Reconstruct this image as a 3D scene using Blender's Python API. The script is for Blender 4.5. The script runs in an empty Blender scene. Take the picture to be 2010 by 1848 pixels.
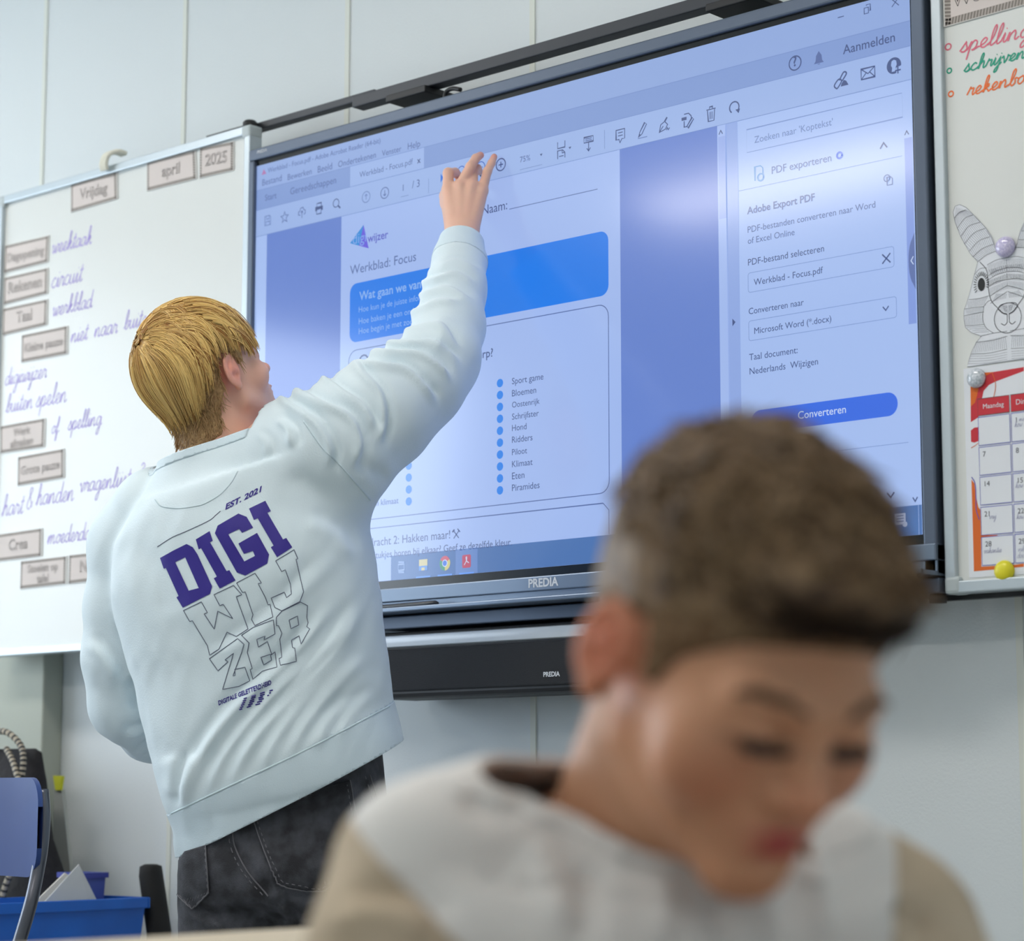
import bpy, bmesh, math, random
import numpy as np
from mathutils import Vector, Matrix
from mathutils.bvhtree import BVHTree
from mathutils.geometry import tessellate_polygon

# ------------------------------------------------------------------ camera, world, light
SC = bpy.context.scene
COL = SC.collection
FPX, YAW, PITCH = 4538.3, -0.7386, 0.1385          # focal length in pixels of a 2010-wide frame
CAM = np.array([3.19705, -2.80722, 0.87])
RT = np.array([math.cos(YAW), -math.sin(YAW), 0.0])
FW = np.array([math.sin(YAW) * math.cos(PITCH), math.cos(YAW) * math.cos(PITCH), math.sin(PITCH)])
UP = np.cross(RT, FW)
cd = bpy.data.cameras.new('camera')
cam = bpy.data.objects.new('camera', cd)
COL.objects.link(cam)
cam.matrix_world = Matrix(((RT[0], UP[0], -FW[0], CAM[0]), (RT[1], UP[1], -FW[1], CAM[1]), (RT[2], UP[2], -FW[2], CAM[2]), (0, 0, 0, 1)))
cd.sensor_fit = 'HORIZONTAL'
cd.sensor_width = 36.0
cd.lens = FPX * 36.0 / 2010.0
cd.clip_start = 0.05
cd.dof.use_dof = True
cd.dof.focus_distance = 3.62
cd.dof.aperture_fstop = cd.lens / 18.0
SC.camera = cam

world = bpy.data.worlds.new('world')
SC.world = world
world.use_nodes = True
world.node_tree.nodes['Background'].inputs['Color'].default_value = (0.75, 0.86, 1.0, 1)
world.node_tree.nodes['Background'].inputs['Strength'].default_value = 0.55

def area(name, loc, target, sx, sy, power, col):
    l = bpy.data.lights.new(name, 'AREA')
    l.shape = 'RECTANGLE'; l.size = sx; l.size_y = sy; l.energy = power; l.color = col
    o = bpy.data.objects.new(name, l)
    COL.objects.link(o)
    o.location = loc
    d = Vector(target) - Vector(loc)
    o.rotation_euler = d.to_track_quat('-Z', 'Y').to_euler()
    return o
# daylight through the left-hand windows of the classroom (built further down)
area('window_daylight', (-3.05, -1.9, 1.75), (0.5, -1.6, 1.2), 3.2, 1.5, 74, (0.78, 0.89, 1.0))
SC.view_settings.view_transform = 'Standard'
SC.view_settings.look = 'None'
SC.view_settings.gamma = 1.0
SC.view_settings.exposure = 0.0
SC.view_settings.use_curve_mapping = False
try:
    SC.cycles.use_denoising = True
    SC.cycles.max_bounces = 8
    SC.cycles.sample_clamp_indirect = 6
except Exception:
    pass

# ------------------------------------------------------------------ projection helpers (photo pixel <-> place)
def ray(px, py):
    return FW + RT * ((px - 1005.0) / FPX) - UP * ((py - 924.0) / FPX)
def P(px, py, dep):
    return CAM + ray(px, py) * dep
def onY(px, py, y=0.0):
    d = ray(px, py)
    return CAM + d * ((y - CAM[1]) / d[1])
def depY(px, py, y=0.0):
    return (y - CAM[1]) / ray(px, py)[1]
def XZ(px, py, y=0.0):
    p = onY(px, py, y)
    return p[0], p[2]
def onX(px, py, x):
    d = ray(px, py)
    return CAM + d * ((x - CAM[0]) / d[0])
def Xat(px, z, y=0.0):
    k = (px - 1005.0) / FPX
    c = np.array([0, y - CAM[1], z - CAM[2]])
    n = RT - k * FW
    return CAM[0] - (c @ n) / n[0]
def proj(V):
    d = np.asarray(V) - CAM
    w = d @ FW
    return 1005 + FPX * (d @ RT) / w, 924 - FPX * (d @ UP) / w, w

# ------------------------------------------------------------------ materials
def s2l(c):
    c = np.asarray(c, float) / 255.0
    return tuple(np.where(c <= 0.04045, c / 12.92, ((c + 0.055) / 1.055) ** 2.4))
def sock(b, *names):
    for n in names:
        if n in b.inputs:
            return b.inputs[n]
def mat(name, rgb, rough=0.6, metal=0.0, spec=0.5, noise=None, bump=None, sss=0.0, emit=None, sheen=0.0, coat=0.0, attr=None):
    """noise=(scale, rgb2, detail) mixes a second colour in; bump=(scale, strength, distance); attr=(name, rgb2)"""
    m = bpy.data.materials.new(name)
    m.use_nodes = True
    nt = m.node_tree
    b = nt.nodes['Principled BSDF']
    b.inputs['Base Color'].default_value = (*s2l(rgb), 1)
    b.inputs['Roughness'].default_value = rough
    b.inputs['Metallic'].default_value = metal
    sock(b, 'Specular IOR Level', 'Specular').default_value = spec
    if sheen: sock(b, 'Sheen Weight', 'Sheen').default_value = sheen
    if coat: sock(b, 'Coat Weight', 'Clearcoat').default_value = coat
    if sss:
        sock(b, 'Subsurface Weight', 'Subsurface').default_value = sss
        b.inputs['Subsurface Radius'].default_value = (1.0, 0.35, 0.2)
        if 'Subsurface Scale' in b.inputs: b.inputs['Subsurface Scale'].default_value = 0.006
    src = None
    tc = nt.nodes.new('ShaderNodeTexCoord')
    if noise:
        n = nt.nodes.new('ShaderNodeTexNoise'); n.inputs['Scale'].default_value = noise[0]
        n.inputs['Detail'].default_value = noise[2] if len(noise) > 2 else 3
        nt.links.new(tc.outputs['Object'], n.inputs['Vector'])
        rp = nt.nodes.new('ShaderNodeValToRGB')
        rp.color_ramp.elements[0].position = 0.35; rp.color_ramp.elements[1].position = 0.65
        rp.color_ramp.elements[0].color = (*s2l(rgb), 1); rp.color_ramp.elements[1].color = (*s2l(noise[1]), 1)
        nt.links.new(n.outputs['Fac'], rp.inputs['Fac'])
        src = rp.outputs['Color']
    if attr:
        for an, rgb2 in attr:
            a = nt.nodes.new('ShaderNodeAttribute'); a.attribute_name = an
            mx = nt.nodes.new('ShaderNodeMixRGB')
            nt.links.new(a.outputs['Fac'], mx.inputs['Fac'])
            if src: nt.links.new(src, mx.inputs['Color1'])
            else: mx.inputs['Color1'].default_value = (*s2l(rgb), 1)
            mx.inputs['Color2'].default_value = (*s2l(rgb2), 1)
            src = mx.outputs['Color']
    if src: nt.links.new(src, b.inputs['Base Color'])
    if bump:
        n = nt.nodes.new('ShaderNodeTexNoise'); n.inputs['Scale'].default_value = bump[0]; n.inputs['Detail'].default_value = 4
        nt.links.new(tc.outputs['Object'], n.inputs['Vector'])
        bp = nt.nodes.new('ShaderNodeBump'); bp.inputs['Strength'].default_value = bump[1]; bp.inputs['Distance'].default_value = bump[2]
        nt.links.new(n.outputs['Fac'], bp.inputs['Height'])
        nt.links.new(bp.outputs['Normal'], b.inputs['Normal'])
    if emit:
        b.inputs['Emission Color'].default_value = (*s2l(emit[0]), 1)
        b.inputs['Emission Strength'].default_value = emit[1]
    return m

SCR = {}
def scr(rgb):
    """a lit patch of the display picture behind its satin glass"""
    k = tuple(rgb)
    if k not in SCR:
        SCR[k] = mat('screen_light', (46, 50, 58), rough=0.13, spec=0.75, emit=(rgb, SCREEN_GAIN))
    return SCR[k]
SCREEN_GAIN = 0.87

# ------------------------------------------------------------------ object helpers
def tag(o, label=None, cat=None, group=None, kind=None):
    if label: o['label'] = label
    if cat: o['category'] = cat
    if group: o['group'] = group
    if kind: o['kind'] = kind
    return o
def empty(name, loc, label=None, cat=None, group=None):
    o = bpy.data.objects.new(name, None)
    o.empty_display_size = 0.05
    COL.objects.link(o)
    o.location = tuple(float(v) for v in loc)
    return tag(o, label, cat, group)
def origin_of(o):
    l = np.array(o.location)
    return l + origin_of(o.parent) if o.parent else l
def obj(name, V, F, mats, parent=None, mi=None, smooth=False, label=None, loc=None):
    """one mesh object from world-space points; its origin is `loc`, or its parent's origin"""
    V = np.asarray(V, float).reshape(-1, 3)
    if not isinstance(mats, (list, tuple)): mats = [mats]
    base = np.asarray(loc, float) if loc is not None else (origin_of(parent) if parent else (np.array([*( (V.min(0) + V.max(0)) / 2)[:2], V[:, 2].min()]) if len(V) else np.zeros(3)))
    me = bpy.data.meshes.new(name)
    me.from_pydata((V - base).tolist(), [], F if isinstance(F, list) else F.tolist())
    for m in mats: me.materials.append(m)
    if mi is not None: me.polygons.foreach_set('material_index', np.asarray(mi, np.int32))
    if smooth: me.polygons.foreach_set('use_smooth', np.ones(len(me.polygons), bool))
    me.update()
    o = bpy.data.objects.new(name, me)
    COL.objects.link(o)
    if parent:
        o.parent = parent
        o.location = tuple(base - origin_of(parent))
    else:
        o.location = tuple(base)
    if label: o['label'] = label
    return o

class MB:
    """collects solid shapes into one mesh"""
    def __init__(s): s.V, s.F, s.M, s.n, s.m = [], [], [], 0, 0
    def add(s, V, F):
        V = np.asarray(V, float).reshape(-1, 3)
        s.V.append(V)
        for f in F:
            s.F.append([int(i) + s.n for i in f]); s.M.append(s.m)
        s.n += len(V)
    def box(s, x0, x1, y0, y1, z0, z1, bev=0.0):
        bm = bmesh.new()
        bmesh.ops.create_cube(bm, size=1.0)
        for v in bm.verts:
            v.co = Vector(((x0 + x1) / 2 + v.co.x * (x1 - x0), (y0 + y1) / 2 + v.co.y * (y1 - y0), (z0 + z1) / 2 + v.co.z * (z1 - z0)))
        if bev:
            bmesh.ops.bevel(bm, geom=bm.edges[:], offset=bev, segments=2, affect='EDGES', profile=0.5)
        s.bm(bm)
    def bm(s, bm):
        bm.verts.index_update()
        s.add([v.co[:] for v in bm.verts], [[v.index for v in f.verts] for f in bm.faces])
        bm.free()
    def tube(s, pts, rad, seg=10, cap=True, flat=None):
        pts = np.asarray(pts, float)
        n = len(pts)
        rad = np.full(n, rad) if np.isscalar(rad) else np.asarray(rad, float)
        T = np.gradient(pts, axis=0)
        T /= np.linalg.norm(T, axis=1)[:, None] + 1e-12
        ref = np.array([0, 0, 1.0]) if abs(T[0, 2]) < 0.9 else np.array([1.0, 0, 0])
        V = []
        N = np.cross(T[0], ref); N /= np.linalg.norm(N)
        for i in range(n):
            N = N - T[i] * (N @ T[i]); N /= np.linalg.norm(N) + 1e-12
            B = np.cross(T[i], N)
            for k in range(seg):
                a = 2 * math.pi * k / seg
                V.append(pts[i] + rad[i] * (math.cos(a) * N + math.sin(a) * B))
        F = [[i * seg + k, i * seg + (k + 1) % seg, (i + 1) * seg + (k + 1) % seg, (i + 1) * seg + k] for i in range(n - 1) for k in range(seg)]
        if cap:
            F.append([k for k in range(seg)][::-1]); F.append([(n - 1) * seg + k for k in range(seg)])
        s.add(V, F)
    def prism(s, xz, y0, y1):
        """polygon in the XZ plane (counter-clockwise seen from -Y) thickened along Y"""
        n = len(xz)
        V = [(x, y0, z) for x, z in xz] + [(x, y1, z) for x, z in xz]
        s.add(V, [list(range(n)), list(range(2 * n - 1, n - 1, -1))] + [[i, n + i, n + (i + 1) % n, (i + 1) % n] for i in range(n)])
    def lathe(s, prof, c, axis=(0, 0, 1), seg=28):
        """profile of (radius, height) turned about an axis through c"""
        A = Vector(axis).normalized()
        q = A.to_track_quat('Z', 'Y')
        V = []
        for r, h in prof:
            for k in range(seg):
                a = 2 * math.pi * k / seg
                V.append(np.array(c) + np.array(q @ Vector((r * math.cos(a), r * math.sin(a), h))))
        n = len(prof)
        F = [[i * seg + k, i * seg + (k + 1) % seg, (i + 1) * seg + (k + 1) % seg, (i + 1) * seg + k] for i in range(n - 1) for k in range(seg)]
        F.append([k for k in range(seg)][::-1]); F.append([(n - 1) * seg + k for k in range(seg)])
        s.add(V, F)
    def build(s, name, mats, parent=None, smooth=False, label=None, loc=None, auto=False):
        V = np.concatenate(s.V) if s.V else np.zeros((0, 3))
        o = obj(name, V, s.F, mats, parent, s.M, smooth or auto, label, loc)
        if auto:
            o.data.set_sharp_from_angle(angle=math.radians(35))
        return o

# ------------------------------------------------------------------ flat drawing on a wall-parallel plane (screen picture, print, marker ink)
TXT = {}
def glyphs(s, bold=0.0, outline=0.0):
    k = (s, bold, outline)
    if k not in TXT:
        cu = bpy.data.curves.new('lettering', 'FONT')
        cu.body = s; cu.size = 1.0
        cu.resolution_u = 3
        if outline:
            cu.fill_mode = 'NONE'; cu.bevel_depth = outline; cu.bevel_resolution = 0
        else:
            cu.offset = bold
        o = bpy.data.objects.new('lettering', cu)
        COL.objects.link(o)
        bpy.context.view_layer.update()
        dg = bpy.context.evaluated_depsgraph_get()
        me = bpy.data.meshes.new_from_object(o.evaluated_get(dg))
        V = np.array([v.co[:2] for v in me.vertices]).reshape(-1, 2)
        F = [list(p.vertices) for p in me.polygons]
        bpy.data.meshes.remove(me); bpy.data.objects.remove(o); bpy.data.curves.remove(cu)
        TXT[k] = (V, F)
    return TXT[k]

def catmull(pts, sub=6, closed=False):
    pts = np.asarray(pts, float)
    n = len(pts)
    if n < 3: 
        return np.array([pts[0] + (pts[-1] - pts[0]) * t for t in np.linspace(0, 1, sub + 1)])
    out = []
    rng = range(n) if closed else range(n - 1)
    for i in rng:
        p0 = pts[(i - 1) % n] if closed or i > 0 else 2 * pts[0] - pts[1]
        p1, p2 = pts[i], pts[(i + 1) % n]
        p3 = pts[(i + 2) % n] if closed or i + 2 < n else 2 * pts[-1] - pts[-2]
        for t in np.arange(sub) / sub:
            out.append(0.5 * (2 * p1 + (p2 - p0) * t + (2 * p0 - 5 * p1 + 4 * p2 - p3) * t * t + (3 * p1 - 3 * p2 + p3 - p0) * t ** 3))
    if not closed: out.append(pts[-1])
    return np.array(out)

class Draw:
    """flat shapes on the plane Y=y0, facing the room (-Y); each layer sits a hair in front of the last"""
    STEP = 0.0002
    def __init__(s, y0): s.y0 = y0; s.V, s.F, s.M, s.mats, s.n = [], [], [], [], 0
    def put(s, xz, F, m, lay, dy=0.0):
        if m not in s.mats: s.mats.append(m)
        xz = np.asarray(xz, float)
        V = np.stack([xz[:, 0], np.full(len(xz), s.y0 - lay * s.STEP) - dy, xz[:, 1]], 1)
        s.V.append(V)
        k = s.mats.index(m)
        for f in F:
            s.F.append([int(i) + s.n for i in f]); s.M.append(k)
        s.n += len(V)
    def poly(s, xz, m, lay=1):
        xz = np.asarray(xz, float)
        a = (xz[:, 0] * np.roll(xz[:, 1], -1) - np.roll(xz[:, 0], -1) * xz[:, 1]).sum()
        if a < 0: xz = xz[::-1]
        s.put(xz, [list(range(len(xz)))], m, lay)
    def pxpoly(s, pts, m, lay=1): s.poly([XZ(x, y, s.y0) for x, y in pts], m, lay)
    def rect(s, xl, yt, yb, xr, m, lay=1, rad=0.0, line=0.0):
        X0, Zt = XZ(xl, yt, s.y0); Zb = XZ(xl, yb, s.y0)[1]
        X1 = Xat(xr, (Zt + Zb) / 2, s.y0)
        s.rectm(X0, X1, Zb, Zt, m, lay, rad, line)
    def rectm(s, X0, X1, Zb, Zt, m, lay=1, rad=0.0, line=0.0):
        if rad:
            pts = []
            for cx, cz, a0 in ((X1 - rad, Zt - rad, 0), (X0 + rad, Zt - rad, 90), (X0 + rad, Zb + rad, 180), (X1 - rad, Zb + rad, 270)):
                pts += [(cx + rad * math.cos(math.radians(a0 + t)), cz + rad * math.sin(math.radians(a0 + t))) for t in range(0, 91, 15)]
        else:
            pts = [(X0, Zb), (X1, Zb), (X1, Zt), (X0, Zt)]
        if line: s.stroke(pts, line, m, lay, closed=True)
        else: s.poly(pts, m, lay)
    def stroke(s, pts, w, m, lay=1, closed=False):
        p = np.asarray(pts, float)
        n = len(p)
        if closed: t = np.roll(p, -1, 0) - np.roll(p, 1, 0)
        else: t = np.gradient(p, axis=0)
        t /= np.linalg.norm(t, axis=1)[:, None] + 1e-12
        nn = np.stack([-t[:, 1], t[:, 0]], 1)
        if closed or n > 2:
            # mitre
            e = np.roll(p, -1, 0) - p
            e /= np.linalg.norm(e, axis=1)[:, None] + 1e-12
            c = np.abs((nn * np.stack([-e[:, 1], e[:, 0]], 1)).sum(1)).clip(0.5, 1)
            if not closed: c[-1] = 1; c[0] = 1
            nn = nn / c[:, None]
        V = np.concatenate([p + nn * w / 2, p - nn * w / 2])
        k = n if closed else n - 1
        s.run = (getattr(s, 'run', 0) + n) % 40 if n > 4 else 0
        dy = ((s.run + np.arange(n)) % 60) * 3e-6 if n > 4 else np.zeros(n)          # crossing strokes never share a plane
        s.put(V, [[i, n + i, n + (i + 1) % n, (i + 1) % n] for i in range(k)], m, lay, np.r_[dy, dy])
    def circle(s, c, r, m, lay=1, line=0.0, seg=24, rz=None, a0=0, a1=360):
        full = a1 - a0 >= 360
        a = np.radians(np.linspace(a0, a1, seg, endpoint=not full))
        pts = np.stack([c[0] + r * np.cos(a), c[1] + (rz or r) * np.sin(a)], 1)
        if line: s.stroke(pts, line, m, lay, closed=full)
        else: s.poly(pts, m, lay)
    def text(s, st, xl, yl, xr, m, lay=2, bold=0.0, outline=0.0):
        X0, z = XZ(xl, yl, s.y0); X1 = Xat(xr, z, s.y0)
        return s.textm(st, X0, z, X1, m, lay, bold, outline)
    def textm(s, st, X0, z, X1, m, lay=2, bold=0.0, outline=0.0, kz=1.0, shear=0.0):
        V, F = glyphs(st, bold, outline)
        lo, hi = V[:, 0].min(), V[:, 0].max()
        k = (X1 - X0) / (hi - lo)
        s.put(np.stack([X0 + (V[:, 0] - lo) * k + V[:, 1] * k * shear, z + V[:, 1] * k * kz], 1), F, m, lay)
    def write(s, st, xl, yl, xr, w, m, lay=2, kz=1.0):
        X0, z = XZ(xl, yl, s.y0); X1 = Xat(xr, z, s.y0)
        st_ = cursive(st)
        hi = max(q[:, 0].max() for q in st_); lo = min(q[:, 0].min() for q in st_)
        k = (X1 - X0) / (hi - lo)
        for q in st_:
            s.stroke(np.stack([X0 + (q[:, 0] - lo) * k, z + q[:, 1] * k * kz], 1), w, m, lay)
    def build(s, name, parent=None, label=None):
        o = obj(name, np.concatenate(s.V), s.F, s.mats, parent, s.M)
        if label: o['label'] = label
        return o

# joined handwriting: one stroke list per letter, x-height 1
CUR = {
 'a': (1.0, ['.8,.8 .5,1 .15,.7 .1,.25 .35,0 .65,.3 .8,.95 .78,.3 .9,.02 1.1,.25']),
 'b': (.85, ['0,.1 .3,.7 .5,1.7 .4,2.1 .22,1.7 .2,.4 .4,0 .65,.3 .6,.85 .75,.9 .95,.75']),
 'c': (.8, ['.7,.8 .45,1 .15,.65 .12,.25 .4,0 .75,.15 .9,.35']),
 'd': (1.0, ['.75,.8 .45,1 .12,.65 .1,.2 .4,0 .68,.4 .85,2 .8,1 .8,.2 .92,.02 1.1,.25']),
 'e': (.8, ['0,.15 .45,.45 .62,.8 .4,1 .15,.6 .22,.12 .5,0 .85,.3']),
 'f': (.7, ['0,.1 .35,.9 .5,1.8 .35,2.1 .25,1.6 .2,0 .15,-.9 .3,-.8 .4,0 .75,.3']),
 'g': (1.0, ['.8,.8 .5,1 .15,.65 .15,.2 .4,0 .7,.4 .85,.95 .8,0 .65,-.9 .35,-1 .4,-.5 1.1,.2']),
 'h': (1.0, ['0,.1 .35,.8 .5,1.8 .38,2.1 .25,1.6 .2,0 .3,.6 .6,1 .72,.7 .72,.15 .85,0 1.05,.25']),
 'i': (.5, ['0,.1 .25,.95 .22,.2 .35,0 .55,.25', '.28,1.4 .32,1.48']),
 'j': (.5, ['0,.1 .3,.95 .28,0 .15,-.9 -.1,-1 0,-.5 .55,.2', '.32,1.4 .36,1.48']),
 'k': (.9, ['0,.1 .35,.8 .48,1.8 .36,2.1 .24,1.6 .2,0 .3,.5 .6,.95 .62,.65 .3,.5 .55,.3 .75,0 .95,.25']),
 'l': (.55, ['0,.1 .35,.9 .48,1.8 .36,2.1 .22,1.5 .2,.25 .35,0 .6,.25']),
 'm': (1.5, ['0,.2 .15,.95 .15,0 .25,.6 .5,1 .6,.7 .6,0 .7,.6 .95,1 1.08,.7 1.08,.2 1.2,0 1.5,.25']),
 'n': (1.05, ['0,.2 .15,.95 .15,0 .25,.6 .55,1 .68,.7 .68,.2 .8,0 1.05,.25']),
 'o': (.85, ['.55,.98 .2,.8 .1,.35 .35,0 .65,.3 .65,.8 .5,1 .7,.85 .95,.85']),
 'p': (.95, ['0,.2 .2,.95 .15,0 .08,-.95 .18,.4 .45,.98 .72,.75 .65,.2 .4,0 .6,.02 .95,.25']),
 'r': (.75, ['0,.1 .2,.9 .25,1.05 .35,.85 .6,.85 .55,.3 .65,0 .85,.25']),
 's': (.7, ['0,.15 .4,1 .45,.8 .6,.3 .35,0 .12,.12 .4,0 .75,.25']),
 't': (.6, ['0,.1 .3,.8 .4,1.7 .32,1 .28,.2 .42,0 .65,.25', '.08,1.15 .62,1.2']),
 'u': (1.0, ['0,.3 .15,.95 .12,.3 .3,0 .6,.3 .72,.95 .7,.25 .82,0 1.05,.25']),
 'v': (.85, ['0,.7 .15,.95 .3,.4 .4,0 .6,.5 .65,1 .75,.85 .95,.85']),
 'w': (1.2, ['0,.7 .15,.95 .2,.3 .35,0 .55,.4 .6,.9 .65,.2 .8,0 1.0,.5 1.0,1 1.15,.85 1.3,.85']),
 'z': (.8, ['.1,.9 .65,.95 .1,.05 .45,.1 .85,.1']),
 '&': (1.0, ['.8,.1 .3,1.3 .4,1.7 .6,1.5 .15,.5 .3,0 .6,.1 .8,.6']),
 '3': (.8, ['.1,1.5 .4,1.75 .65,1.4 .3,.95 .65,.55 .4,0 .05,.2']),
 '+': (.9, ['.1,.6 .8,.6', '.45,1 .45,.2']),
 'y': (.95, ['0,.7 .15,.95 .18,.3 .35,.1 .6,.5 .7,.95 .6,-.5 .35,-1 .2,-.8 .5,-.3 1,.2']),
}
def cursive(st):
    out, x = [], 0.0
    for ch in st:
        if ch == ' ': x += 0.75; continue
        w, strokes = CUR[ch]
        for q in strokes:
            p = np.array([[float(v) for v in c.split(',')] for c in q.split()])
            c = catmull(p, 5)
            c[:, 0] += x + c[:, 1] * 0.22
            out.append(c)
        x += w
    return out
# ------------------------------------------------------------------ the room
WY = 0.12                                            # face of the back wall
X0R, X1R, Y0R, ZC = -3.1, 4.4, -5.4, 2.95
M_wall = mat('wall_paint', (220, 227, 229), 0.75, bump=(260, 0.12, 0.004))
M_seam = mat('seam_strip', (222, 226, 218), 0.6)
M_ceil = mat('ceiling_tile', (235, 235, 230), 0.9, bump=(90, 0.2, 0.003))
M_floor = mat('linoleum', (150, 152, 150), 0.35, noise=(14, (165, 166, 162), 5))
M_pil = mat('grey_green_laminate', (176, 182, 170), 0.6)
M_alu = mat('aluminium', (196, 206, 212), 0.35, metal=0.55)
M_white = mat('white_enamel', (226, 229, 226), 0.28, spec=0.5)
M_plast = mat('pale_corner_plastic', (186, 196, 198), 0.45)

def struct(name, mb, m, parent=None, **kw):
    o = mb.build(name, m, parent, **kw)
    if not parent: o['kind'] = 'structure'
    return o
b = MB(); b.box(X0R, X1R, WY, WY + 0.15, 0, ZC); struct('wall_back', b, M_wall)
b = MB(); b.box(X1R, X1R + 0.15, Y0R, WY, 0, ZC); struct('wall_right', b, M_wall)
b = MB(); b.box(X0R, X1R, Y0R - 0.15, Y0R, 0, ZC); struct('wall_front', b, M_wall)
WIN = [(-3.6, -2.05), (-1.85, -0.3)]
b = MB()
b.box(X0R - 0.15, X0R, Y0R, WY, 0, 0.9); b.box(X0R - 0.15, X0R, Y0R, WY, 2.55, ZC)
for y0, y1 in ((Y0R, WIN[0][0]), (WIN[0][1], WIN[1][0]), (WIN[1][1], WY)): b.box(X0R - 0.15, X0R, y0, y1, 0.9, 2.55)
struct('wall_left', b, M_wall)
M_glass = mat('window_glass', (235, 245, 250), 0.02)
M_glass.node_tree.nodes['Principled BSDF'].inputs['Transmission Weight'].default_value = 1.0
for i, (y0, y1) in enumerate(WIN):
    e = empty('window_%d' % (i + 1), (X0R, (y0 + y1) / 2, 0.9)); e['kind'] = 'structure'
    b = MB()
    for a0, a1, c0, c1 in ((y0, y1, 0.9, 0.96), (y0, y1, 2.49, 2.55), (y0, y0 + 0.06, 0.96, 2.49), (y1 - 0.06, y1, 0.96, 2.49), ((y0 + y1) / 2 - 0.03, (y0 + y1) / 2 + 0.03, 0.96, 2.49)):
        b.box(X0R - 0.11, X0R - 0.04, a0, a1, c0, c1)
    b.build('window_frame', mat('window_frame_paint', (235, 235, 235), 0.4), e)
    b = MB(); b.box(X0R - 0.085, X0R - 0.075, y0 + 0.06, y1 - 0.06, 0.96, 2.49); b.build('window_pane', M_glass, e)
b = MB(); b.box(X0R - 0.1, X1R + 0.1, Y0R - 0.1, WY + 0.1, -0.1, 0); struct('floor', b, M_floor)
b = MB(); b.box(X0R - 0.1, X1R + 0.1, Y0R - 0.1, WY + 0.1, ZC, ZC + 0.1); struct('ceiling', b, M_ceil)
b = MB(); b.box(X0R, X1R, WY - 0.012, WY, 0, 0.09); struct('baseboard_back', b, M_pil)
# narrow cover strips over the joints of the wall panels
for i, px in enumerate((85, 362, 683, 1046, 1403, 1768)):
    x = Xat(px, 2.3, WY) if i < 4 else None
    x = x if x is not None else (1.047 if i == 4 else 1.512)
    b = MB(); b.box(x - 0.006, x + 0.006, WY - 0.0025, WY, 0.09, ZC); struct('trim_%d' % (i + 1), b, M_seam)
b = MB(); xp = Xat(83, 1.0, WY - 0.05); b.box(xp - 0.46, xp, WY - 0.05, WY, 0.0, 1.235, 0.004); struct('trim_7', b, M_pil)

# ceiling lamps
M_lamp = mat('lamp_diffuser', (255, 250, 240), 0.5, emit=((255, 249, 243), 16))
M_lamp_dim = mat('dimmed_lamp_diffuser', (255, 250, 240), 0.5, emit=((255, 249, 243), 6))
M_lampf = mat('lamp_frame', (230, 230, 230), 0.4)
lamp_spots = [(-1.2, -1.3), (-1.2, -3.4), (1.1, -1.3), (1.1, -3.4), (3.3, -1.3), (3.3, -3.4)]
lamp_lab = ['ceiling lamp panel nearest the windows, by the board wall', 'ceiling lamp panel nearest the windows, at the back of the class', 'middle ceiling lamp panel in the row by the board wall',
            'middle ceiling lamp panel at the back of the class', 'ceiling lamp panel farthest from the windows, by the board wall', 'ceiling lamp panel farthest from the windows, at the back of the class']
for (x, y), lb in zip(lamp_spots, lamp_lab):
    e = empty('ceiling_light', (x, y, ZC), lb, 'ceiling light', 'ceiling lamp panels')
    b = MB()
    for a in ((x - .62, x + .62, y - .17, y - .15), (x - .62, x + .62, y + .15, y + .17), (x - .62, x - .60, y - .15, y + .15), (x + .60, x + .62, y - .15, y + .15)): b.box(*a, ZC - 0.05, ZC)
    b.build('lamp_frame', M_lampf, e)
    b = MB(); b.box(x - .60, x + .60, y - .15, y + .15, ZC - 0.04, ZC - 0.005); b.build('diffuser', M_lamp if x < 3 else M_lamp_dim, e)

# ------------------------------------------------------------------ interactive display
M_bez = mat('slate_grey_aluminium', (92, 103, 120), 0.42, metal=0.5)
M_bez2 = mat('slate_grey_aluminium_light', (120, 134, 152), 0.32, metal=0.5)
M_edge = mat('black_glass_border', (16, 22, 28), 0.15)
M_blk = mat('black_plastic', (22, 23, 26), 0.5)
M_dark = mat('dark_anodised_metal', (62, 65, 70), 0.45, metal=0.4)
M_logo = mat('white_lettering', (225, 228, 232), 0.5)

sx0, sz1 = XZ(504, 326.5); sx1 = Xat(1788.5, 1.9); sz0 = XZ(1112, 1110)[1]
ox0 = Xat(482, 1.7, -0.006); oz1 = XZ(483, 297, -0.006)[1]; ox1 = Xat(1815, 1.9, -0.006)
lz = [XZ(730, y)[1] for y in (1160, 1187, 1211, 1239)]
gz0 = XZ(730, 1160)[1]                                # lower edge of the black glass
e = empty('interactive_display', ((sx0 + sx1) / 2, 0.05, sz0 - 0.1), 'large touch display showing a worksheet window, mounted between two whiteboards', 'display')
display = e
b = MB()
b.box(ox0, ox1, -0.006, 0.075, oz1 - 0.022, oz1, 0.003)
b.box(ox0, ox0 + 0.016, -0.006, 0.075, sz0 - 0.06, oz1 - 0.022, 0.003)
b.box(ox1 - 0.022, ox1, -0.006, 0.075, sz0 - 0.06, oz1 - 0.022, 0.003)
b.build('bezel', M_bez, e)
b = MB(); b.box(ox0 + 0.01, ox1 - 0.01, 0.004, 0.07, lz[2] + .001, oz1 - 0.01); b.build('back_cover', M_blk, e)
b = MB(); b.box(ox0 + 0.016, ox1 - 0.022, 0.0012, 0.004, gz0, oz1 - 0.022); b.build('glass_border', M_edge, e)
b = MB(); b.box(ox0, ox1, -0.010, 0.07, lz[1], lz[0], 0.002)
b.build('lower_bar', M_bez2, e)
b = MB()                                              # pen tray with a raised lip
b.prism([(ox0, lz[2]), (ox1, lz[2]), (ox1, lz[2] + 0.006), (ox0, lz[2] + 0.006)], -0.045, 0.06)
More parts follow.
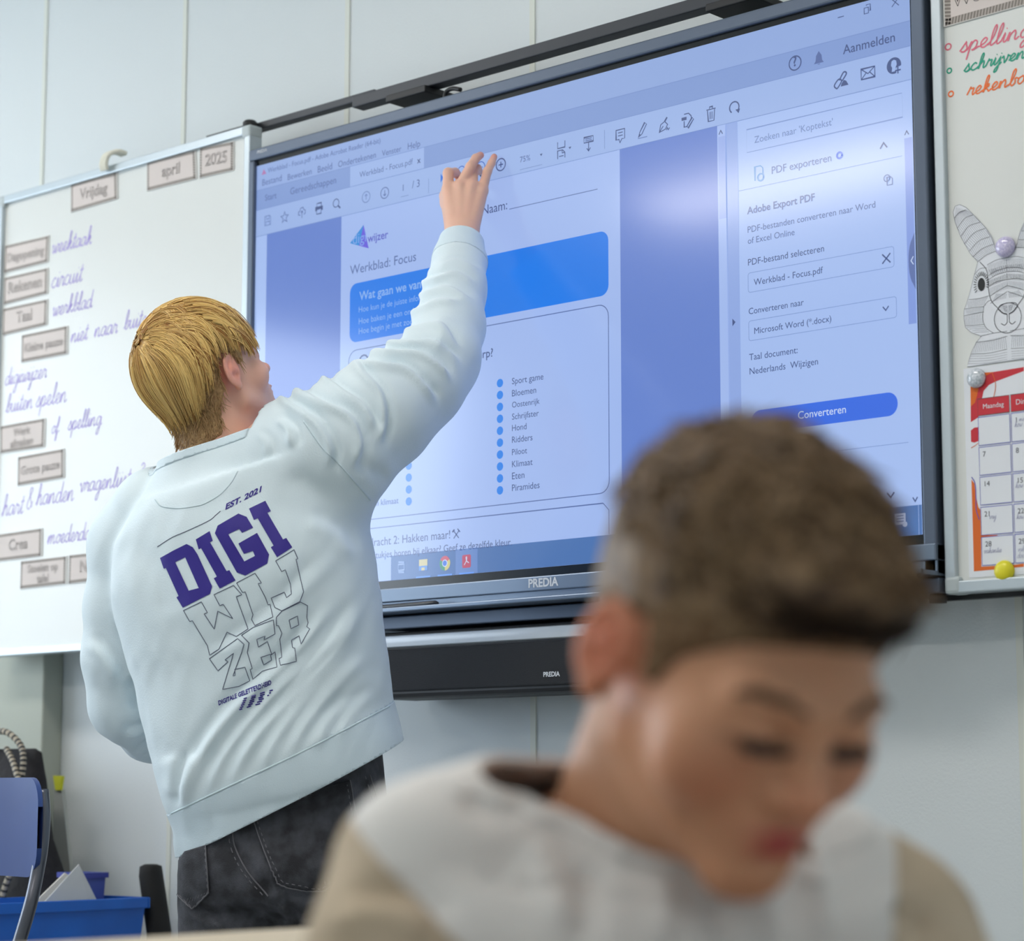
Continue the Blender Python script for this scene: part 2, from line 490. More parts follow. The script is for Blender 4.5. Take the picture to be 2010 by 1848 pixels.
b.box(ox0, ox1, -0.048, -0.040, lz[2], lz[2] + 0.008, 0.002); b.box(ox0, ox1, -0.006, 0.06, lz[2] + 0.006, lz[1])
b.build('pen_tray', M_bez2, e)
d = Draw(-0.0102); d.text('PREDIA', 1037.5, 1154, 1096, M_logo, 1, bold=0.03); d.build('logo_lettering', e)
d = Draw(-0.0062); d.text('PREDIA', 505, 302, 524, M_logo, 1); d.build('small_logo_lettering', e)

# the picture on the screen: lit patches drawn on the glass
C_ = dict(title=(146, 172, 226), tabbar=(130, 157, 215), tool=(158, 184, 236), page=(165, 190, 244), doc=(102, 132, 210), panel=(168, 194, 246), scroll=(150, 174, 236),
          line=(120, 146, 206), ink=(62, 80, 134), ink2=(84, 105, 164), pale=(110, 134, 192), task=(70, 112, 176), btn=(44, 104, 232), ban=(0, 122, 238), dot=(14, 128, 236), white=(205, 222, 252))
S_ = {k: scr(v) for k, v in C_.items()}
b = MB(); b.box(sx0, sx1, 0.0006, 0.0014, sz0, sz1)
screen = b.build('screen', S_['panel'], e)
Y_S = 0.0004
def zline(*pp): return float(np.mean([XZ(x, y, Y_S)[1] for x, y in pp]))
z1 = zline((960, 258), (1500, 118), (1787, 40.5), (514, 368)); z2 = zline((510, 412), (1787, 90)); z3 = zline((512, 459), (863, 381), (1406, 251), (1788, 155.4))
zt = zline((768, 1093), (1126, 1057), (1740, 996.5))
d = Draw(Y_S)
d.rectm(sx0, sx1, z1, sz1, S_['title'], 0); d.rectm(sx0, sx1, z2, z1, S_['tabbar'], 0); d.rectm(sx0, sx1, z3, z2, S_['tool'], 0)
xa, xb = Xat(687, z2), Xat(832, z2)
d.rectm(xa, xb, z2, z1, S_['tool'], 1)
for z in (z1, z2, z3): d.rectm(sx0, sx1, z - 0.0006, z + 0.0006, S_['line'], 1)
ink, ink2, pale = S_['ink'], S_['ink2'], S_['pale']
d.text('Werkblad - Focus.pdf - Adobe Acrobat Reader (64-bit)', 526, 339.6, 747, ink2)
for t, x0, y0, x1 in (('Bestand', 515, 365, 553), ('Bewerken', 565, 354, 612), ('Beeld', 624, 339.5, 652), ('Ondertekenen', 664, 329, 738), ('Venster', 750, 307, 788), ('Help', 800.7, 294, 825),
                      ('Start', 520.5, 394.6, 543), ('Gereedschappen', 570, 382.5, 660), ('Werkblad - Focus.pdf', 706, 349, 810.6), ('1', 791, 375, 792.3), ('/ 3', 809, 370, 824), ('75%', 1021, 319.5, 1041)):
    d.text(t, x0, y0, x1, ink2)
d.text('x', 819, 321, 826, ink, bold=.02)
d.text('Aanmelden', 1655, 107, 1757, ink, bold=0.006)
d.pxpoly([(514, 344), (518, 332), (523, 341)], scr((176, 110, 170)), 2)
d.build('window_lettering', screen)

d = Draw(Y_S)                                          # icons of the window bars
ICONS = []
def icon_at(px, py):
    for q in ICONS:
        if abs(q[0] - px) < 13 and abs(q[1] - py) < 14: return q[2]
    ICONS.append((px, py, Draw(Y_S))); return ICONS[-1][2]
def K(px, py, pts, w=0.0016, m=None, lay=2, closed=False, s=1.0):
    X, Z = XZ(px, py, Y_S)
    (d or icon_at(px, py)).stroke([(X + a * 0.001 * s, Z + c * 0.001 * s) for a, c in pts], w, m or ink, lay, closed)
def KP(px, py, pts, m=None, lay=2, s=1.0):
    X, Z = XZ(px, py, Y_S)
    (d or icon_at(px, py)).poly([(X + a * 0.001 * s, Z + c * 0.001 * s) for a, c in pts], m or ink, lay)
def KC(px, py, r, line=0.0016, m=None, lay=2, off=(0, 0), a0=0, a1=360):
    X, Z = XZ(px, py, Y_S)
    (d or icon_at(px, py)).circle((X + off[0] * .001, Z + off[1] * .001), r * 0.001, m or ink, lay, line, a0=a0, a1=a1)
d = None
K(526, 433, [(-8, -9), (-8, 9), (5, 9), (8, 6), (8, -9)], m=pale, closed=True); K(526, 433, [(-4, 9), (-4, 3), (4, 3), (4, 9)], m=pale); K(526, 433, [(-5, -9), (-5, -2), (5, -2), (5, -9)], m=pale)
star = [(11 * math.sin(k * math.pi / 5) * (1 if k % 2 == 0 else .42), 11 * math.cos(k * math.pi / 5) * (1 if k % 2 == 0 else .42)) for k in range(10)]
K(559, 427, star, m=ink2, closed=True)
K(593, 417, [(-4, -5), (-9, -4), (-9, 2), (-5, 3), (-4, 8), (3, 9), (5, 4), (9, 3), (9, -3), (5, -5)], m=ink2); K(593, 417, [(0, -11), (0, 2)], m=ink2); K(593, 417, [(-3, -1), (0, 3), (3, -1)], m=ink2)
KP(626.6, 409.4, [(-10, -4), (10, -4), (10, 4), (-10, 4)]); K(626.6, 409.4, [(-6, 4), (-6, 10), (6, 10), (6, 4)]); KP(626.6, 409.4, [(-6, -10), (6, -10), (6, -1), (-6, -1)], S_['tool'], 3); K(626.6, 409.4, [(-6, -10), (6, -10), (6, -1), (-6, -1)], closed=True, lay=4)
KC(660, 399, 7.5, m=ink); K(660, 399, [(5, -5), (11, -11)], 0.003)
for px, py, m, up in ((719, 387, pale, 1), (755.5, 379, ink2, -1)):
    KC(px, py, 10, m=m); K(px, py, [(0, -5), (0, 5)], m=m); K(px, py, [(-3.5, 2 * up), (0, 5 * up), (3.5, 2 * up)], m=m)
K(795, 385, [(-10, 0), (9, 0)], .0009, pale)
K(841.5, 365, [(0, -13), (0, 13)], .0008, pale); K(1187, 274, [(0, -16), (0, 16)], .0008, pale)
KP(866, 350, [(-1, -8), (6, 0), (-1, 8)], scr((30, 110, 220)))
KC(906, 336, 8.5, m=scr((40, 90, 190))); KC(943.6, 329, 10, m=scr((40, 90, 190))); K(943.6, 329, [(-5, 0), (5, 0)], m=scr((40, 90, 190)))
KC(983.4, 323.4, 10.5, 0.002); K(983.4, 323.4, [(-5, 0), (5, 0)], 0.002); K(983.4, 323.4, [(0, -5), (0, 5)], 0.002)
KP(944, 338, [(-3, 8), (4, -2), (0, -2), (2, -8), (-1, -8), (-3, -3)], scr((40, 50, 90)), 5)
KP(1062.6, 304.4, [(-3, 2), (3, 2), (0, -2)]); KP(1119, 290.7, [(-3, 2), (3, 2), (0, -2)]); K(1040, 329, [(-22, 0), (28, 0)], .0008, pale)
K(1102, 295, [(-8, 15), (-8, 4), (8, 4), (8, 15)]); K(1102, 295, [(-8, -14), (-8, 0), (3, 0), (8, -5), (8, -14)]); K(1102, 295, [(-5, -10), (5, -10)]); K(1102, 295, [(2, 0), (2, -5), (8, -5)])
K(1155.6, 279, [(-10, 0), (10, 0), (10, 9), (-10, 9)], closed=True); K(1155.6, 279, [(-7, 6), (7, 6)], m=ink2); K(1155.6, 279, [(-7, 3), (7, 3)], m=ink2); K(1155.6, 279, [(0, -1), (0, -15)]); K(1155.6, 279, [(-4, -10), (0, -15), (4, -10)])
K(1218, 265, [(-9, -7), (-3, -7), (-1, -13), (3, -7), (9, -7), (9, 9), (-9, 9)], closed=True); K(1218, 265, [(-5, 4), (5, 4)]); K(1218, 265, [(-5, -1), (5, -1)])
K(1261, 255, [(-8, -11), (-5, -3), (5, 11), (9, 8), (-1, -7)], closed=True); KP(1261, 255, [(-9, -12), (-6, -5), (-3, -8)]); K(1261, 255, [(-9, -13), (10, -13)], .0016, pale)
K(1304, 246, [(-10, -10), (-7, 2), (1, 6), (7, 0), (2, -7)], closed=True); K(1304, 246, [(1, 6), (6, 12)], .003); K(1304, 246, [(-10, -10), (-2, -1)]); K(1304, 246, [(4, -9), (6, -5), (8, -9), (11, -6)])
KP(1347, 238, [(-9, 2), (1, 2), (1, 7), (-9, 7)]); K(1350, 235, [(-7, 10), (2, 10), (7, 5), (7, 2)]); K(1350, 235, [(-7, -1), (-7, -11), (0, -11)]); K(1352, 237, [(-4, -9), (7, 4), (10, 1), (-1, -12)], closed=True)
K(1396, 223, [(-7, 6), (-5.5, -12), (5.5, -12), (7, 6)], closed=False); K(1396, 223, [(-9, 7), (9, 7)]); K(1396, 223, [(-3, 8), (-3, 11), (3, 11), (3, 8)])
for a in (-2.5, 0, 2.5): K(1396, 223, [(a, -9), (a, 3)], .0011)
KC(1441.7, 211, 9, 0.0022, a0=-40, a1=235); KP(1441.7, 211, [(2, -4), (11, -4), (8, -11)])
K(1650.7, 33.3, [(-5.5, 0), (5.5, 0)], .0014); K(1701.5, 20, [(-4.5, -5), (3, -5), (3, 4), (-4.5, 4)], .0012, closed=True); K(1703, 18, [(-2, 5), (-2, 7), (5, 7), (5, -3), (3, -3)], .0012)
K(1757.5, 4.4, [(-6, -6), (6, 6)], .0014); K(1757.5, 4.4, [(-6, 6), (6, -6)], .0014)
KC(1561, 124, 11, 0.002); icon_at(1561, 124).text('?', 1557.8, 130.5, 1564.0, ink, bold=.02)
KP(1607.5, 114, [(-9, -8), (-6, -4), (-5, 4), (-2, 8), (0, 11), (2, 8), (5, 4), (6, -4), (9, -8)], ink2); KP(1607.5, 114, [(-2, -10), (2, -10), (2, -9), (-2, -9)], ink2)
K(1651, 156, catmull([(-9, -12), (-12, -7), (-4, 1), (1, -3), (-6, -12)], 4, True), .0022, closed=True); K(1651, 156, catmull([(-3, -1), (5, 10), (10, 7), (2, -3)], 4), .0024); KP(1657, 166, [(-6, -2), (-4, 3), (0, 7), (4, 5), (8, -2)])
K(1704, 143.4, [(-12, -8), (12, -8), (12, 8), (-12, 8)], .0018, closed=True); K(1704, 143.4, [(-12, 8), (0, -1), (12, 8)]); K(1704, 143.4, [(-12, -8), (-3, 1)]); K(1704, 143.4, [(12, -8), (3, 1)])
KC(1755, 129, 12.5, 0, off=(0, 0)); KP(1755, 129, [(-4, -9), (-3, -3), (-5, 1), (-4, 7), (0, 9), (4, 7), (5, 1), (3, -3), (4, -9)], S_['tool'], 3); KP(1755, 129, [(4, -13), (13, -13), (13, -2), (4, -4)], S_['tool'], 3)
K(1763, 138, [(-5, 0), (5, 0)], .0022, lay=4); K(1763, 138, [(0, -5), (0, 5)], .0022, lay=4)
for q in ICONS: q[2].build('toolbar_icon', screen)

d = Draw(Y_S)                                          # the document area and worksheet page
zb = zt
xm, xp0, xp1, xd1 = Xat(524, 1.9), Xat(668, 1.7), Xat(1217, 1.8), Xat(1409, 1.8)
d.rectm(xm, xp0, zb, z3, S_['doc'], 1); d.rectm(xp1, xd1, zb, z3, S_['doc'], 1); d.rectm(xp0, xp1, zb, z3, S_['page'], 1)
d.pxpoly([(714, 441.6), (687.4, 477.7), (705, 482.6)], scr((40, 140, 220)), 2); d.pxpoly([(714, 441.6), (705, 482.6), (724, 487.8)], scr((104, 90, 224)), 2)
d.text('digi', 693, 480, 719, scr((132, 170, 240)), 4); d.text('wijzer', 722, 476.5, 762.4, scr((92, 96, 200)), 4, bold=.012)
d.text('Werkblad: Focus', 687.4, 540, 817, ink2)
d.rect(687.4, 559, 674, 1194.6, S_['ban'], 2, rad=0.017)
for t, a, c, f, bo in (('Wat gaan we vandaag', 705.6, 590, 860, .015), ('Hoe kun je de juiste informatie', 704.7, 613.9, 853, 0), ('Hoe baken je een onderwerp', 704.7, 637, 850, 0), ('Hoe begin je met zoeken', 704.7, 656.5, 828, 0)):
    d.text(t, a, c, f, scr((140, 182, 244)), 3, bold=bo)
d.rect(685, 690, 1025, 1195.5, S_['line'] if False else ink2, 2, rad=0.02, line=0.0015)
zz = XZ(720, 1039, Y_S)[1]
d.rectm(xp0 + 0.02, Xat(1195.5, 1.5), zt - 0.0, zz, S_['page'], 2); d.stroke([(Xat(684.5, zz), zt + .001), (Xat(684.5, zz), zz - .012), (Xat(684.5, zz) + .012, zz), (Xat(1195.5, zz) - .012, zz), (Xat(1195.5, zz), zz - .012), (Xat(1195.5, zz), zt + .001)], .0014, ink2, 3)
d.text('Opdracht 1: Raadsel', 704.7, 723, 927, ink, 3); KC(939, 675, 4.5, .0014); K(939, 672, [(-6, 7), (6, 7)]); 
d.text('Welke vraag hoort bij het onderwerp?', 705.6, 745, 968, ink, 3, bold=.008)
for k, (t, y, x1) in enumerate((('Sport game', 754.9, 1067), ('Bloemen', 778.9, 1052.8), ('Oostenrijk', 800.9, 1059.5), ('Schrijfster', 824.5, 1058), ('Hond', 846.8, 1033.9), ('Ridders', 870, 1045.6), ('Piloot', 894, 1035), ('Klimaat', 917.9, 1045.8), ('Eten', 941.6, 1029.7), ('Piramides', 964.7, 1059.5))):
    d.text(t, 1005.4, y, x1, ink, 3)
    X, Z = XZ(981.8, 752.4 + k * 23.4, Y_S); d.circle((X, Z), .0072, S_['dot'], 3)
    X, Z = XZ(802.6, 774.5 + k * 23.35, Y_S); d.circle((X, Z), .0072, S_['dot'], 3)
d.text('isch klimaat', 726, 995, 782.5, ink2, 3)
d.text('s', 760, 948, 764.5, ink2, 3); d.text('s', 735, 974, 739.5, ink2, 3)
d.text('Opdracht 2: Hakken maar!', 704.5, 1075.5, 884, ink, 3)
K(896, 1049, [(-6, -7), (7, 6)], .0018, lay=4); K(896, 1049, [(6, -7), (-6, 6)], .0018, lay=4); K(896, 1049, [(-9, 4), (-4, 8)], .003, lay=4); K(896, 1049, [(3, 9), (9, 3)], .002, lay=4)
d.text('Welke stukjes horen bij elkaar? Geef ze dezelfde kleur.', 693, 1101, 1005.4, ink, 3)
d.text('Naam:', 947, 422, 996, ink, 3); K(1000, 411, [(0, 0), (195, 0)], .0012, ink2, 3)
d.build('worksheet_page', screen)

d = Draw(Y_S)                                          # scroll bars and the tool panel on the right
d.rectm(xd1, Xat(1427, 1.8), zt, z3, S_['page'], 1); d.rectm(Xat(1425, 1.8), Xat(1449, 1.8), zt, z3, S_['tabbar'] if False else scr((146, 172, 232)), 1)
d.rectm(xd1 + .002, Xat(1425, 1.8), XZ(1417, 430, Y_S)[1], XZ(1417, 268, Y_S)[1], S_['scroll'], 2)
d.rectm(Xat(1775, 1.8), sx1, zt, z3, S_['panel'], 1); d.rectm(Xat(1775.5, 1.8), sx1 - .001, XZ(1785, 637, Y_S)[1], XZ(1785, 270, Y_S)[1], scr((132, 158, 228)), 2)
K(1415, 260, [(-3.5, -3), (0, 3), (3.5, -3)]); K(1780, 261, [(-3.5, -3), (0, 3), (3.5, -3)]); K(1734.5, 285.7, [(-6, -4), (0, 4), (6, -4)], .0022)
line = S_['line']
d.rect(1465.7, 255, 300, 1771.5, line, 2, line=.0009); d.text('Zoeken naar \'Koptekst\'', 1481, 281.3, 1635, pale)
d.text('PDF exporteren', 1515, 342, 1632, ink2)
K(1489, 340, [(-7, -11), (-7, 11), (4, 11), (8, 7), (8, -3)], m=scr((90, 150, 210))); KC(1493, 348, 5.5, .0022, scr((90, 150, 210)))
KC(1648, 305, 4.5, .003, scr((50, 100, 220)))
z_ = zline((1451, 375.8), (1770, 305.4)); d.rectm(Xat(1450, z_), Xat(1771, z_), z_ - .0004, z_ + .0004, line, 2)
KC(1741, 350, 5, .0014, ink2); K(1746, 354, [(-4, -7), (-4, 5), (2, 5), (5, 2), (5, -7)], .0014, ink2, closed=True)
for t, a, c, f, bo, m in (('Adobe Export PDF', 1466.8, 421, 1599.6, .018, ink2), ('PDF-bestanden converteren naar Word', 1467.9, 457.5, 1718.5, 0, ink2), ('of Excel Online', 1468.3, 479.4, 1560, 0, ink2), ('PDF-bestand selecteren', 1468.7, 521.8, 1617.8, 0, ink),
                          ('Werkblad - Focus.pdf', 1480, 560.8, 1615.6, 0, ink), ('Converteren naar', 1470, 617.7, 1578, 0, ink), ('Microsoft Word (*.docx)', 1481, 656, 1632, 0, ink), ('Taal document:', 1471, 708, 1566, 0, ink), ('Nederlands  Wijzigen', 1471.8, 735.7, 1606, 0, ink)):
    d.text(t, a, c, f, m, 2, bold=bo)
d.rect(1468.7, 536.7, 575, 1755, line, 2, rad=.004, line=.0008); d.rect(1470, 630.9, 669.8, 1760, line, 2, rad=.004, line=.0008)
K(1740, 507.6, [(-7, -7), (7, 7)], .0022); K(1740, 507.6, [(-7, 7), (7, -7)], .0022); K(1738.9, 605.7, [(-5, 3), (0, -3), (5, 3)], .0018)
KP(1440.5, 633, [(-2.5, -6), (3.5, 0), (-2.5, 6)])
d.rect(1474.6, 807.5, 852, 1762.4, S_['btn'], 2, rad=.0168); d.text('Converteren', 1567, 823, 1661, S_['white'], 3, bold=.004)
z_ = zline((1628, 886.8), (1782.7, 869)); d.rectm(Xat(1450, z_), Xat(1783, z_), z_ - .0004, z_ + .0004, line, 2)
K(1749, 971.8, [(-6, 3.5), (0, -3.5), (6, 3.5)], .0024); K(1796.7, 980.5, [(-4, 3), (0, -3), (4, 3)], .002)
X, Z = XZ(1798, 512, Y_S); d.poly([(sx1 - .0008, Z + .042)] + [(sx1 - .0008 - .011 * math.cos(a), Z + .036 * math.sin(a)) for a in np.linspace(1.2, -1.2, 11)] + [(sx1 - .0008, Z - .042)], scr((92, 112, 172)), 3); K(1790, 512, [(3, 6), (-1, 0), (3, -6)], .0014, S_['white'], 4)
d.build('side_panel_picture', screen)

d = Draw(Y_S)                                          # task bar
d.rectm(sx0, sx1, sz0, zt, S_['task'], 2); d.rectm(sx0, Xat(768, zt), sz0, zt, S_['tool'], 3)
zc = (sz0 + zt) / 2; hh = (zt - sz0)
d.rectm(Xat(894.5, zt), Xat(937.7, zt), sz0, zt, scr((98, 134, 200)), 3)
for px in (831, 873.6, 916): 
    X = Xat(px, zc); d.rectm(X - .017, X + .017, sz0, sz0 + .0025, scr((96, 156, 250)), 4)
X = Xat(788, zc)
for a, c, f, g in ((-7, 7, -5, 5), (-7, 7, 8, 9), (-7, 7, -9, -8)): d.rectm(X + a * .001, X + c * .001, zc + f * .001, zc + g * .001, scr((160, 188, 236)), 4, line=.0014)
X = Xat(831, zc); d.rectm(X - .010, X + .010, zc - .008, zc + .010, scr((206, 200, 160)), 4); d.rectm(X - .010, X + .010, zc - .009, zc - .001, scr((96, 150, 226)), 5); d.rectm(X - .004, X + .004, zc - .009, zc - .004, scr((206, 200, 160)), 6)
X = Xat(873.6, zc); R0 = .0125
for a0, a1, c in ((30, 150, (200, 84, 110)), (150, 270, (60, 150, 120)), (270, 390, (204, 196, 120))):
    d.poly([(X, zc)] + [(X + R0 * math.cos(math.radians(a)), zc + R0 * math.sin(math.radians(a))) for a in np.linspace(a0, a1, 12)], scr(c), 4)
d.circle((X, zc), .0062, S_['white'], 5); d.circle((X, zc), .0048, scr((64, 120, 226)), 6)
X = Xat(916, zc); d.rectm(X - .010, X + .010, zc - .011, zc + .011, scr((186, 60, 96)), 4, rad=.003); d.stroke(catmull([(X - .005, zc - .006), (X, zc + .001), (X + .001, zc + .007), (X - .001, zc + .006), (X + .001, zc), (X + .006, zc - .003)], 4), .0014, S_['white'], 5)
X, Z = XZ(1768, 1022, Y_S); d.rectm(X - .009, X + .009, Z - .006, Z + .010, scr((190, 204, 240)), 4)
for k in range(3): d.rectm(X - .006, X + .006, Z + .006 - k * .004, Z + .0072 - k * .004, S_['task'], 5)
d.circle((X + .008, Z - .006), .004, scr((190, 204, 240)), 6); d.rectm(Xat(1803, zt) - .0004, Xat(1803, zt) + .0004, sz0, zt, S_['tool'], 4)
d.build('task_bar_picture', screen)

# stylus lying on the pen tray
xs0, xs1 = Xat(700, lz[1], -0.03), Xat(858, lz[1], -0.03)
b = MB(); zs = lz[2] + 0.006 + 0.0055
b.tube([(xs0, -0.028, zs), (xs0 + .012, -0.028, zs), (xs1 - .02, -0.028, zs), (xs1 - .006, -0.028, zs), (xs1, -0.028, zs)], [.0018, .0045, .0055, .0052, .0025], 14)
o = b.build('stylus', mat('black_stylus_plastic', (34, 36, 40), .3), smooth=True); tag(o, 'dark stylus pen lying on the tray under the display', 'pen')

# sound bar under the display
bz1 = XZ(750, 1243)[1]; bz0 = XZ(757, 1373)[1]; bx0 = Xat(737, bz1); bx1 = bx0 + 0.78
e = empty('sound_bar', ((bx0 + bx1) / 2, 0.03, bz0), 'black sound bar with a white strip hanging under the display', 'speaker')
b = MB(); b.box(bx0, bx1, 0.0, 0.10, bz0, bz1, 0.008); b.build('housing', M_blk, e)
b = MB(); b.box(bx0 + .012, bx1 - .012, -0.004, 0.002, bz0 + .012, XZ(750, 1277)[1], 0.003); b.build('speaker_grille', mat('speaker_cloth', (40, 42, 46), .9, bump=(900, .5, .002)), e)
wz0, wz1 = XZ(750, 1274)[1], XZ(750, 1250)[1]; wx0 = Xat(744, wz1)
b = MB(); b.box(wx0, bx1 - .01, -0.008, 0.01, wz0, wz1, 0.006); b.build('white_strip', mat('white_strip', (236, 242, 248), .25), e, auto=True)
d = Draw(-0.0042); d.text('PREDIA', 1066.7, 1329, 1099, M_logo, 1, bold=.03); d.build('logo_lettering', e)

# sliding rail that carries display and whiteboards
e = empty('sliding_rail', (0.7, 0.06, 2.05), 'long dark metal rail above the display with brackets and end knob', 'rail')
RY = 0.045
za = XZ(487, 246, RY)[1]; zb_ = XZ(494, 258, RY)[1]; xr0 = Xat(486, za, RY); xj = Xat(697, za, RY)
b = MB(); b.box(xr0, xj + .05, RY, RY + .022, zb_, za, .002); b.build('thin_beam', M_dark, e)
zc_ = XZ(703, 186, RY - .008)[1]; zd_ = XZ(714, 205, RY - .008)[1]
b = MB(); b.box(xj, 1.9, RY - .008, RY + .022, zd_, zc_, .002); b.build('thick_beam', M_dark, e)
for px, py in ((812, 190), (1450, 20)):
    x, z = XZ(px, py, .05)
    b = MB(); b.box(x - .05, x + .05, 0.028, WY - .003, max(zd_ - .012, oz1 + .0015), zd_ + .001, .002); b.build('bracket', M_blk, e)
kx, kz = XZ(483, 243, .02)
b = MB(); b.lathe([(.001, -.008), (.012, -.008), (.014, -.004), (.014, .004), (.010, .008), (.001, .009)], (kx, .03, kz)); b.build('end_knob', M_blk, e, smooth=True)
b = MB(); b.box(kx - .012, kx + .004, .036, .044, zb_ - .06, za); b.build('end_post', M_alu, e)
x_, z_ = XZ(400, 268, .03)
b = MB(); b.box(x_, kx, .036, .044, z_ - .003, z_ + .002); b.build('hinge_rod', M_blk, e)
b = MB(); x_, z_ = XZ(888, 190, .03); z_ = max(z_, oz1 + .0165); b.tube(catmull([(x_ - .02, .03, z_ - .01), (x_ - .015, .03, z_ + .005), (x_, .03, z_ + .008), (x_ + .02, .03, z_ + .002)], 6), .004); b.build('cable_loop', M_blk, e, smooth=True)
e = empty('lower_rail', (0.8, 0.06, lz[3]), 'slate grey metal rail directly under the display, with a black knob at its right end', 'rail')
za, zb_ = lz[2] - .003, lz[3]; xe_ = Xat(1846, za, .0)
b = MB(); b.box(ox0, xe_, -.004, .07, zb_, za, .002); b.box(1.25, 1.29, .065, WY, zb_ + .002, za - .002); b.build('beam', M_bez, e)
b = MB(); b.lathe([(.001, -.007), (.012, -.007), (.013, 0), (.011, .006), (.001, .007)], (xe_ - .012, .012, zb_ - .006)); b.build('end_knob', M_blk, e, smooth=True)
b = MB(); b.box(xe_ - .02, xe_ + .6, .036, .05, zb_ - .008, zb_ - .001); b.build('hinge_rod', M_blk, e)

# ------------------------------------------------------------------ whiteboards
def whiteboard(x0, x1, z0, z1, label, wy=0.012):
    e = empty('whiteboard', ((x0 + x1) / 2, wy + .02, z0), label, 'whiteboard')
    f = .017
    b = MB(); b.box(x0 + .004, x1 - .004, wy, wy + .02, z0 + .004, z1 - .004); b.build('writing_surface', M_white, e)
    b = MB()
    for a in ((x0, x1, z0, z0 + f), (x0, x1, z1 - f, z1), (x0, x0 + f, z0 + f, z1 - f), (x1 - f, x1, z0 + f, z1 - f)): b.box(a[0], a[1], wy - .009, wy + .022, a[2], a[3], .002)
    b.build('frame', M_alu, e)
    for cx in (x0, x1):
        for cz in (z0, z1):
            b = MB(); sx = 1 if cx == x0 else -1; sz = 1 if cz == z0 else -1
            xa, xb_ = sorted((cx - sx * .001, cx + sx * .024)); zz0, zz1 = sorted((cz - sz * .001, cz + sz * .024))
            b.box(xa, xb_, wy - .0105, wy + .023, zz0, zz1, .005); b.build('corner_cap', M_plast, e)
    return e
WB = 0.012
lx0 = Xat(-1, 2.0, WB); lz1 = XZ(5, 385, WB - .009)[1]; lx1 = Xat(489, 2.0, WB - .009); lz0b = XZ(0, 1289, WB - .009)[1]
board_left = whiteboard(lx0, lx1, lz0b, lz1, 'white board with the purple handwritten day schedule, left of the display')
rx0 = Xat(1829, 1.9, WB - .009); rz0 = XZ(1856, 1166, WB - .009)[1]
board_right = whiteboard(rx0, rx0 + 0.80, rz0, rz0 + (lz1 - lz0b), 'white board with coloured list, rabbit drawing and calendar, right of the display')
M_pur = mat('purple_marker', (158, 134, 220), .5); M_pink = mat('pink_marker', (224, 108, 130), .5); M_grn = mat('green_marker', (0, 158, 128), .5); M_org = mat('orange_marker', (240, 112, 40), .5)
d = Draw(WB - .0001)
for t, x0, y0, x1 in (('weektaak', 103, 498, 180), ('circuit', 102, 566, 164), ('werkblad', 104, 621, 183), ('niet', 139, 673, 174), ('naar', 185, 663, 231), ('buiten', 243, 648, 300), ('digiwijzer', 10.6, 757, 92), ('buiten', 11, 811, 64), ('spelen', 70, 800, 131),
                      ('of', 102, 852, 117), ('spelling', 133, 845, 200), ('hart', 3, 1014, 48), ('&', 53, 1000, 64), ('handen', 70, 993, 145), ('vragenlijst', 157, 967, 258), ('3', 273, 944, 284), ('moederdag', 93, 1069, 189), ('+', 201, 1035, 209), ('b', 216, 1035, 226), ('l', 250, 1020, 262)):
    d = Draw(WB - .0001); d.write(t, x0, y0, x1, .0018, M_pur, 1, .98); d.build('handwritten_word', board_left, label='purple marker word ' + t if len(t) > 1 else None)
for t, x0, y0, x1, m, (px, py, rr), cn in (('spelling', 1884, 104, 2026, M_pink, (1861.4, 92, 6), 'pink'), ('schrijven', 1892, 142, 2013, M_grn, (1863.6, 139, 4.8), 'green'), ('rekenboek', 1898, 188.6, 2046, M_org, (1866.8, 184.5, 5.2), 'orange')):
    d = Draw(WB - .0001); d.write(t, x0, y0, x1, .0023, m, 1, .70); d.build('handwritten_word', board_right, label=cn + ' marker word ' + t)
    d = Draw(WB - .0001); d.circle(XZ(px, py, WB), rr * .00078, m, 1, line=.0022, rz=rr * .00074); d.build('handwritten_bullet', board_right, label=cn + ' marker circle')

